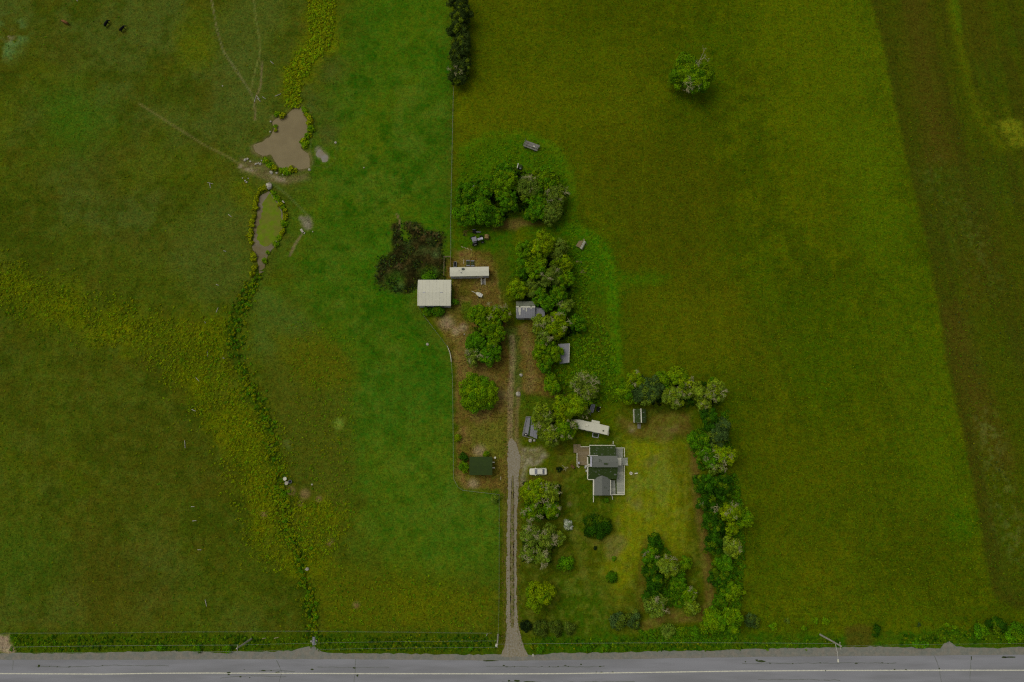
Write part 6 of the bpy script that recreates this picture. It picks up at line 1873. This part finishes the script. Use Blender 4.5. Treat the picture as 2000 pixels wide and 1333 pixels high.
# --- feed tubs in the pasture
for u, v, r, h, m_, lb in ((557.5, 935.5, .46, .5, white_m, 'round white feed tub in the pasture by the ditch'), (560.5, 944, .46, .45, stone_m, 'round grey feed tub below the white one'), (567.5, 941, .42, .5, rubber, 'black open ring tub right of the white feed tub')):
    p = G(u, v); t = thing('feed_tub', lb, 'tub', (p.x, p.y, 0), 0, 'feed tubs in the pasture')
    mb = MB(); mb.tube((0, 0, 0), (0, 0, h), r * .9, r, 18); mb.build('drum', m_, t)
    mb = MB()
    for i in range(18):
        a0, a1 = 2 * math.pi * i / 18, 2 * math.pi * (i + 1) / 18
        mb.tube((math.cos(a0) * r, math.sin(a0) * r, h), (math.cos(a1) * r, math.sin(a1) * r, h), .05, .05, 5, False)
    mb.build('rim', m_ if m_ is not rubber else steel, t)

# --- garden ornaments east of the house
p = G(1232, 925); t = thing('planter_ring', 'round white planter on the lawn east of the house', 'planter', (p.x, p.y, 0))
mb = MB()
for i in range(14):
    a0, a1 = 2 * math.pi * i / 14, 2 * math.pi * (i + 1) / 14
    mb.tube((math.cos(a0) * .33, math.sin(a0) * .33, .3), (math.cos(a1) * .33, math.sin(a1) * .33, .3), .11, .11, 6, False)
mb.build('rim', white_trim, t)
mb = MB(); mb.tube((0, 0, 0), (0, 0, .26), .26, .32, 14); mb.build('bowl', stone_m, t)
p = G(1242, 925); t = thing('garden_stool', 'small white stool on the worn patch right of the round planter', 'stool', (p.x, p.y, 0), R(8))
mb = MB(); mb.box((0, 0, .42), (.8, .26, .06)); mb.build('seat', white_trim, t)
for s in (-1, 1):
    mb = MB(); mb.box((s * .3, 0, .2), (.08, .22, .4)); mb.build('leg', white_trim, t)

# --- between car and house
p = G(1118, 912); t = thing('wheelbarrow', 'brown and black wheelbarrow left of the brown deck', 'wheelbarrow', (p.x, p.y, 0), R(-35))
loft([[(-.4, -.28, .35), (-.4, .28, .35), (-.55, .34, .65), (-.55, -.34, .65)], [(.35, -.2, .35), (.35, .2, .35), (.55, .28, .62), (.55, -.28, .62)]]).build('tray', rust, t)
for s in (-1, 1):
    mb = MB(); mb.bar((-1.0, s * .28, .55), (.7, s * .1, .3), .06, .06); mb.build('handle', black_m, t)
    mb = MB(); mb.box((-.3, s * .22, .17), (.05, .05, .36)); mb.build('leg', black_m, t)
wheel(t, (.7, 0, .22), .22, .12)
for i, (u, v, s, lb) in enumerate(((1101, 911, 1.2, 'pale bare branch lying left of the wheelbarrow'), (1103, 921, .9, 'short pale branch lying among the dark garden plants'))):
    p = G(u, v); mb = MB(); twig_tree(mb, random.Random(20 + i), Vector((-.5, .3, .2)), Vector((.8, -.7 + i, .1)).normalized(), s, .06, 2, .4)
    tag(mb.build('fallen_branch', dead_m, None, (p.x, p.y, 0)), lb, 'branch')

# --- utility trailer and black grill north of the travel trailer
p = G(1156, 798); t = thing('utility_trailer', 'grey utility trailer half under the twiggy tree', 'trailer', (p.x, p.y, 0), R(-18))
mb = MB(); mb.box((0, 0, .6), (1.0, 2.3, .1)); mb.build('bed', grey_metal, t)
for s in (-1, 1):
    mb = MB(); mb.box((s * .5, 0, .8), (.06, 2.3, .35)); mb.build('side', grey_siding, t); wheel(t, (s * .62, -.2, .3), .3, .16, 'x')
mb = MB(); mb.bar((0, -1.1, .5), (0, -2.0, .4), .1, .08); mb.build('tongue', steel, t)
p = G(1167.5, 800); t = thing('smoker', 'black barrel smoker beside the grey utility trailer', 'grill', (p.x, p.y, 0), R(70))
mb = MB(); mb.tube((-.65, 0, .8), (.65, 0, .8), .42, .42, 16); mb.build('barrel', black_m, t)
mb = MB(); mb.tube((.45, .1, 1.1), (.45, .1, 1.75), .08, .08, 8); mb.build('chimney', black_m, t)
for x in (-.5, .5):
    mb = MB(); mb.box((x, 0, .22), (.06, .7, .44)); mb.build('leg', black_m, t)
for x in (-.55, .6):
    mb = MB(); mb.tube((x, -.35, 1.02), (x, -.35, 1.12), .09, .09, 8); mb.build('knob', white_trim, t)

# ------------------------------------------------------------------ loose rails of the old fence line in the pasture
for i, (u, v, L_, ang, lb) in enumerate((
        (531.5, 123, 1.4, -42, 'grey rail lying alone above the log group in the upper pasture'), (543, 186.5, 1.9, 24, 'thick grey log lying right of the log group'), (516, 192, 1.3, -36, 'grey rail at the right end of the log group'),
        (504, 191, 1.6, -50, 'grey rail in the middle of the log group, upper'), (506, 196, 1.5, -46, 'grey rail in the middle of the log group, lower'), (498.5, 195, 1.8, 76, 'grey rail standing on end at the left of the log group'),
        (411, 358.5, 1.7, -14, 'grey rail forming the top of a T in the middle pasture'), (410.5, 363.5, 1.5, -74, 'grey rail forming the stem of a T in the middle pasture'), (449.5, 422, 1.4, -38, 'grey rail west of the lower pond'), (439.5, 491, .8, -14, 'short grey rail south-west of the lower pond'),
        (425, 557, .8, -22, 'short grey rail above the goldenrod belt'), (424.5, 606, 1.4, 70, 'grey rail at the top edge of the goldenrod belt'), (401, 630, .6, -60, 'tiny grey rail inside the goldenrod belt'), (405.5, 691, 1.6, -80, 'grey rail with a pale end in the goldenrod bend'),
        (386.5, 742, 1.6, -46, 'grey rail below the goldenrod bend'), (379, 802, 1.4, -22, 'thin grey rail at the left edge of the goldenrod'), (361.5, 868, 2.1, -80, 'longest grey rail in the lower pasture'), (377, 990, .9, -2, 'short grey rail in the lower pasture, upper of three'),
        (380, 1017.5, 1.1, 6, 'short grey rail in the lower pasture, middle of three'), (390, 1074, 1.0, -3, 'short grey rail in the lower pasture, lowest of three'), (402.5, 1178, 1.8, -72, 'grey rail near the road fence at the lower left'), (437, 700, .5, -30, 'stub of a rail right of the pale-ended rail'),
        (150.5, 1, 1.0, -55, 'pale rail at the top edge above the brown cow'), (516, 1247, .9, 12, 'yellowish stick on the verge left of the culvert, left one'), (540, 1246, 1.2, 12, 'yellowish stick on the verge left of the culvert, right one'), (951, 1240, .7, 70, 'pale stake by the fence corner at the drive mouth'))):
    p = G(u, v); mb = MB(); mb.tube((-L_ / 2, 0, .1), (L_ / 2, 0, .14), .085, .07, 7)
    ob = mb.build('fence_rail', pole_m if 'yellow' not in lb else wood_pale, None, (p.x, p.y, 0)); ob.rotation_euler.z = R(ang); tag(ob, lb, 'rail')


# ------------------------------------------------------------------ fences
def fence(name, label, pts, step=3.4, h=1.15, wires=3, m_post=post_m, lean=.08, dia=.055, wr=.012):
    pts = [G(*p) for p in pts]
    t = thing(name, label, 'fence', (pts[0].x, pts[0].y, 0))
    W_ = [p - pts[0] for p in pts]
    P = []
    for i in range(len(W_) - 1):
        L_ = (W_[i + 1] - W_[i]).length; n = max(1, round(L_ / step))
        P += [W_[i].lerp(W_[i + 1], j / n) for j in range(n)]
    P.append(W_[-1])
    mb = MB(); mb.tube((0, 0, -.2), (0, 0, h), dia, dia * .9, 7); me = mb.mesh('post', m_post)
    for q in P:
        ob = link('post', me, t, q); ob.rotation_euler = (rt.gauss(0, lean), rt.gauss(0, lean), 0)
    for k in range(wires):
        z = h * (.35 + .55 * k / max(1, wires - 1)); mb = MB()
        for i in range(len(P) - 1):
            mb.tube(P[i] + Vector((0, 0, z)), P[i + 1] + Vector((0, 0, z)), wr, wr, 4, False)
        mb.build('wire', wire_m, t)
    return t


fence('wire_fence', 'straight wire fence from the spruces down to the mobile home', [(886, 172), (884, 260), (882.5, 340), (880.5, 440), (881, 490), (880, 503)], wr=.011)
fence('wire_fence', 'curved wire fence from the barn along the bare yard to the garage', [(817, 600), (824, 612), (836, 628), (848, 644), (862, 662), (874, 678)], wr=.012)
fence('wire_fence', 'wire fence along the west side of the yard below the white gate', [(882, 708), (884, 740), (885, 800), (885.5, 860), (886, 935), (895, 952), (905, 958), (975, 966), (975, 1040), (975, 1120), (974.5, 1200), (973, 1240)], wr=.010)
fence('wire_fence', 'wire fence along the road in front of the west pasture', [(10, 1236), (200, 1235.5), (400, 1233), (600, 1232), (800, 1234), (960, 1236)], step=5.0, wires=2, wr=.009)
pts = [G(874.5, 678), G(879, 689), G(881, 698), G(882, 708)]
t = thing('gate', 'pale bent pipe gate on the curved yard fence', 'gate', (pts[0].x, pts[0].y, 0))
for z in (.3, .75, 1.2):
    mb = MB()
    for i in range(3):
        mb.tube(pts[i] - pts[0] + Vector((0, 0, z)), pts[i + 1] - pts[0] + Vector((0, 0, z)), .07, .07, 7)
    mb.build('rail', white_trim, t)
for q in (pts[0], pts[-1]):
    mb = MB(); mb.tube(q - pts[0] + Vector((0, 0, -.2)), q - pts[0] + Vector((0, 0, 1.4)), .09, .09, 8); mb.build('post', pole_m, t)


# ------------------------------------------------------------------ utility poles and lines
def upole(u, v, h, label, lamp=False, ang=0.0):
    p = G(u, v); t = thing('utility_pole', label, 'utility pole', (p.x, p.y, 0), 0)
    mb = MB(); mb.tube((0, 0, -.5), (0, 0, h), .24, .17, 10); mb.build('shaft', pole_m, t)
    mb = MB(); mb.box((0, 0, h - .5), (.1, 1.7, .1)); mb.build('crossarm', pole_m, t)
    for y in (-.75, .75, 0):
        mb = MB(); mb.tube((0, y, h - .45), (0, y, h - .2), .06, .05, 8); mb.build('insulator', siding_m, t)
    return t


pl = upole(491, 1248, 9.6, 'grey utility pole left of the culvert')
pc = upole(973, 1240, 9.8, 'utility pole at the mouth of the drive with a pale lamp on top')
pr = upole(1602, 1240, 11.4, 'grey utility pole with a long street-lamp arm over the road')
mb = MB(); mb.tube((-.25, -.35, 8.6), (-.25, -.35, 9.6), .28, .28, 12); tr_ = mb.build('transformer', white_trim, pc)
mb = MB(); mb.tube((-.25, -.35, 9.6), (-.25, -.35, 9.72), .2, .2, 12); mb.build('lid', siding_m, tr_)
arm = G(1637, 1291, 8.8) - pr.location; st_ = Vector((0, 0, 8.3))
mb = MB(); mb.tube(st_, st_.lerp(arm, .5) + Vector((0, 0, .35)), .06, .055, 8); mb.tube(st_.lerp(arm, .5) + Vector((0, 0, .35)), arm, .055, .05, 8); la = mb.build('lamp_arm', siding_m, pr)
mb = MB(); mb.box(arm, (.3, .75, .16)); mb.build('lamp_head', white_trim, la, bevel=.04)


def cable(a, b, sag, label, r=.022):
    mb = MB(); n = 14; o_ = a.copy(); prev = None
    for i in range(n + 1):
        f = i / n; q = a.lerp(b, f) - o_; q.z -= sag * 4 * f * (1 - f)
        if prev is not None:
            mb.tube(prev, q, r, r, 5, False)
        prev = q
    tag(mb.build('power_line', wire_m, None, o_), label, 'cable')


def tip(o_, h, y):
    return Vector((o_.location.x, o_.location.y + y, h))


far_l = Vector((-165, pl.location.y - 1.2, 0)); far_r = Vector((175, pr.location.y + .6, 0))
for y, nm in ((-.75, 'southern'), (.75, 'northern')):
    cable(Vector((far_l.x, far_l.y + y, 9.6)), tip(pl, 9.4, y), 1.1, f'{nm} power line running left from the left utility pole', .022)
    cable(tip(pl, 9.4, y), tip(pc, 9.6, y), .9, f'{nm} power line between the left pole and the drive pole', .014)
cable(tip(pc, 9.6, 0), tip(pr, 9.0, 0), 1.0, 'single power line from the drive pole to the lamp pole', .02)
cable(tip(pr, 11.2, 0), Vector((far_r.x, far_r.y, 11)), 1.0, 'single power line running right from the lamp pole', .012)

p = G(1041, 1277.5)
t = thing('mailbox', 'white mailbox on a post at the drive mouth', 'mailbox', (p.x, p.y, 0))
mb = MB(); mb.box((0, 0, .5), (.1, .1, 1.05)); mb.build('post', pole_m, t)
mb = MB(); mb.box((0, 0, 1.15), (.3, .55, .16)); mb.tube((0, -.275, 1.22), (0, .275, 1.22), .15, .15, 12); mb.build('box', white_m, t)


# ------------------------------------------------------------------ cattle
def skin_body(name, P, E, Rr, m, parent):
    me = bpy.data.meshes.new(name); me.from_pydata(P, E, [])
    ob = bpy.data.objects.new(name, me); COL.objects.link(ob)
    md = ob.modifiers.new('skin', 'SKIN'); md.use_smooth_shade = True
    sd = ob.modifiers.new('sub', 'SUBSURF'); sd.levels = 1; sd.render_levels = 1
    for i, r_ in enumerate(Rr):
        sv = me.skin_vertices[0].data[i]
        sv.radius = r_ if isinstance(r_, tuple) else (r_, r_)
        sv.use_root = (i == 0)
    dg = bpy.context.evaluated_depsgraph_get(); dg.update()
    m2 = bpy.data.meshes.new_from_object(ob.evaluated_get(dg))
    bpy.data.objects.remove(ob, do_unlink=True)
    m2.name = name; m2.materials.clear(); m2.materials.append(m)
    return link(name, m2, parent)


def cow(u, v, ang, m, label, graze=True):
    p = G(u, v); t = thing('cow', label, 'cow', (p.x, p.y, 0), R(ang), 'cattle grazing at the upper left')
    hd = (1.35, .1, .55) if graze else (1.5, 0, 1.5)
    P = [(0, 0, 1.05), (.55, 0, 1.08), (-.6, 0, 1.12), (-.85, 0, 1.15), (.85, 0, 1.15), (1.12, .05, 1.0 if graze else 1.35), hd, (hd[0] + .25, hd[1], hd[2] - .22)]
    E = [(0, 1), (0, 2), (2, 3), (1, 4), (4, 5), (5, 6), (6, 7)]
    Rr = [(.36, .40), (.34, .38), (.34, .36), (.22, .24), (.26, .30), .18, .15, .10]
    for (x, s, k_) in ((.6, 1, 1), (.6, -1, 1), (-.65, 1, 2), (-.65, -1, 2)):
        n = len(P)
        off = rt.uniform(-.1, .1)
        P += [(x + off * .3, s * .24, .78), (x + (.05 if k_ == 1 else -.1) + off * .6, s * .25, .42), (x + off, s * .25, .03)]
        E += [(k_, n), (n, n + 1), (n + 1, n + 2)]; Rr += [.17 if k_ == 2 else .14, .08, .07]
    n = len(P); P += [(-1.0, 0, 1.0), (-1.03, .02, .5)]; E += [(3, n), (n, n + 1)]; Rr += [.05, .035]
    for s in (-1, 1):
        n = len(P); P.append((hd[0] - .05, s * .22, hd[2] + .1)); E.append((6, n)); Rr.append(.05)
    skin_body('body', P, E, Rr, m, t)
    for s in (-1, 1):
        mb = MB(); mb.tube((hd[0] + .02, s * .1 + hd[1], hd[2] + .12), (hd[0] + .05, s * .22 + hd[1], hd[2] + .26), .03, .012, 6); mb.build('horn', siding_m, t)
    return t


cow_black = mat('black_hide', alb(14, 15, 14), .7, .08, .2, 3.0)
cow_brown = mat('brown_hide', alb(112, 78, 46), .8, .05, .12, 3.0, rgb2=alb(98, 66, 38))
cow(130.5, 47, 155, cow_brown, 'brown cow grazing, leftmost of the three cattle')
cow(210.5, 50, 60, cow_black, 'black cow grazing in the middle of the three cattle')
cow(241.5, 60, 50, cow_black, 'black cow grazing, rightmost of the three cattle')
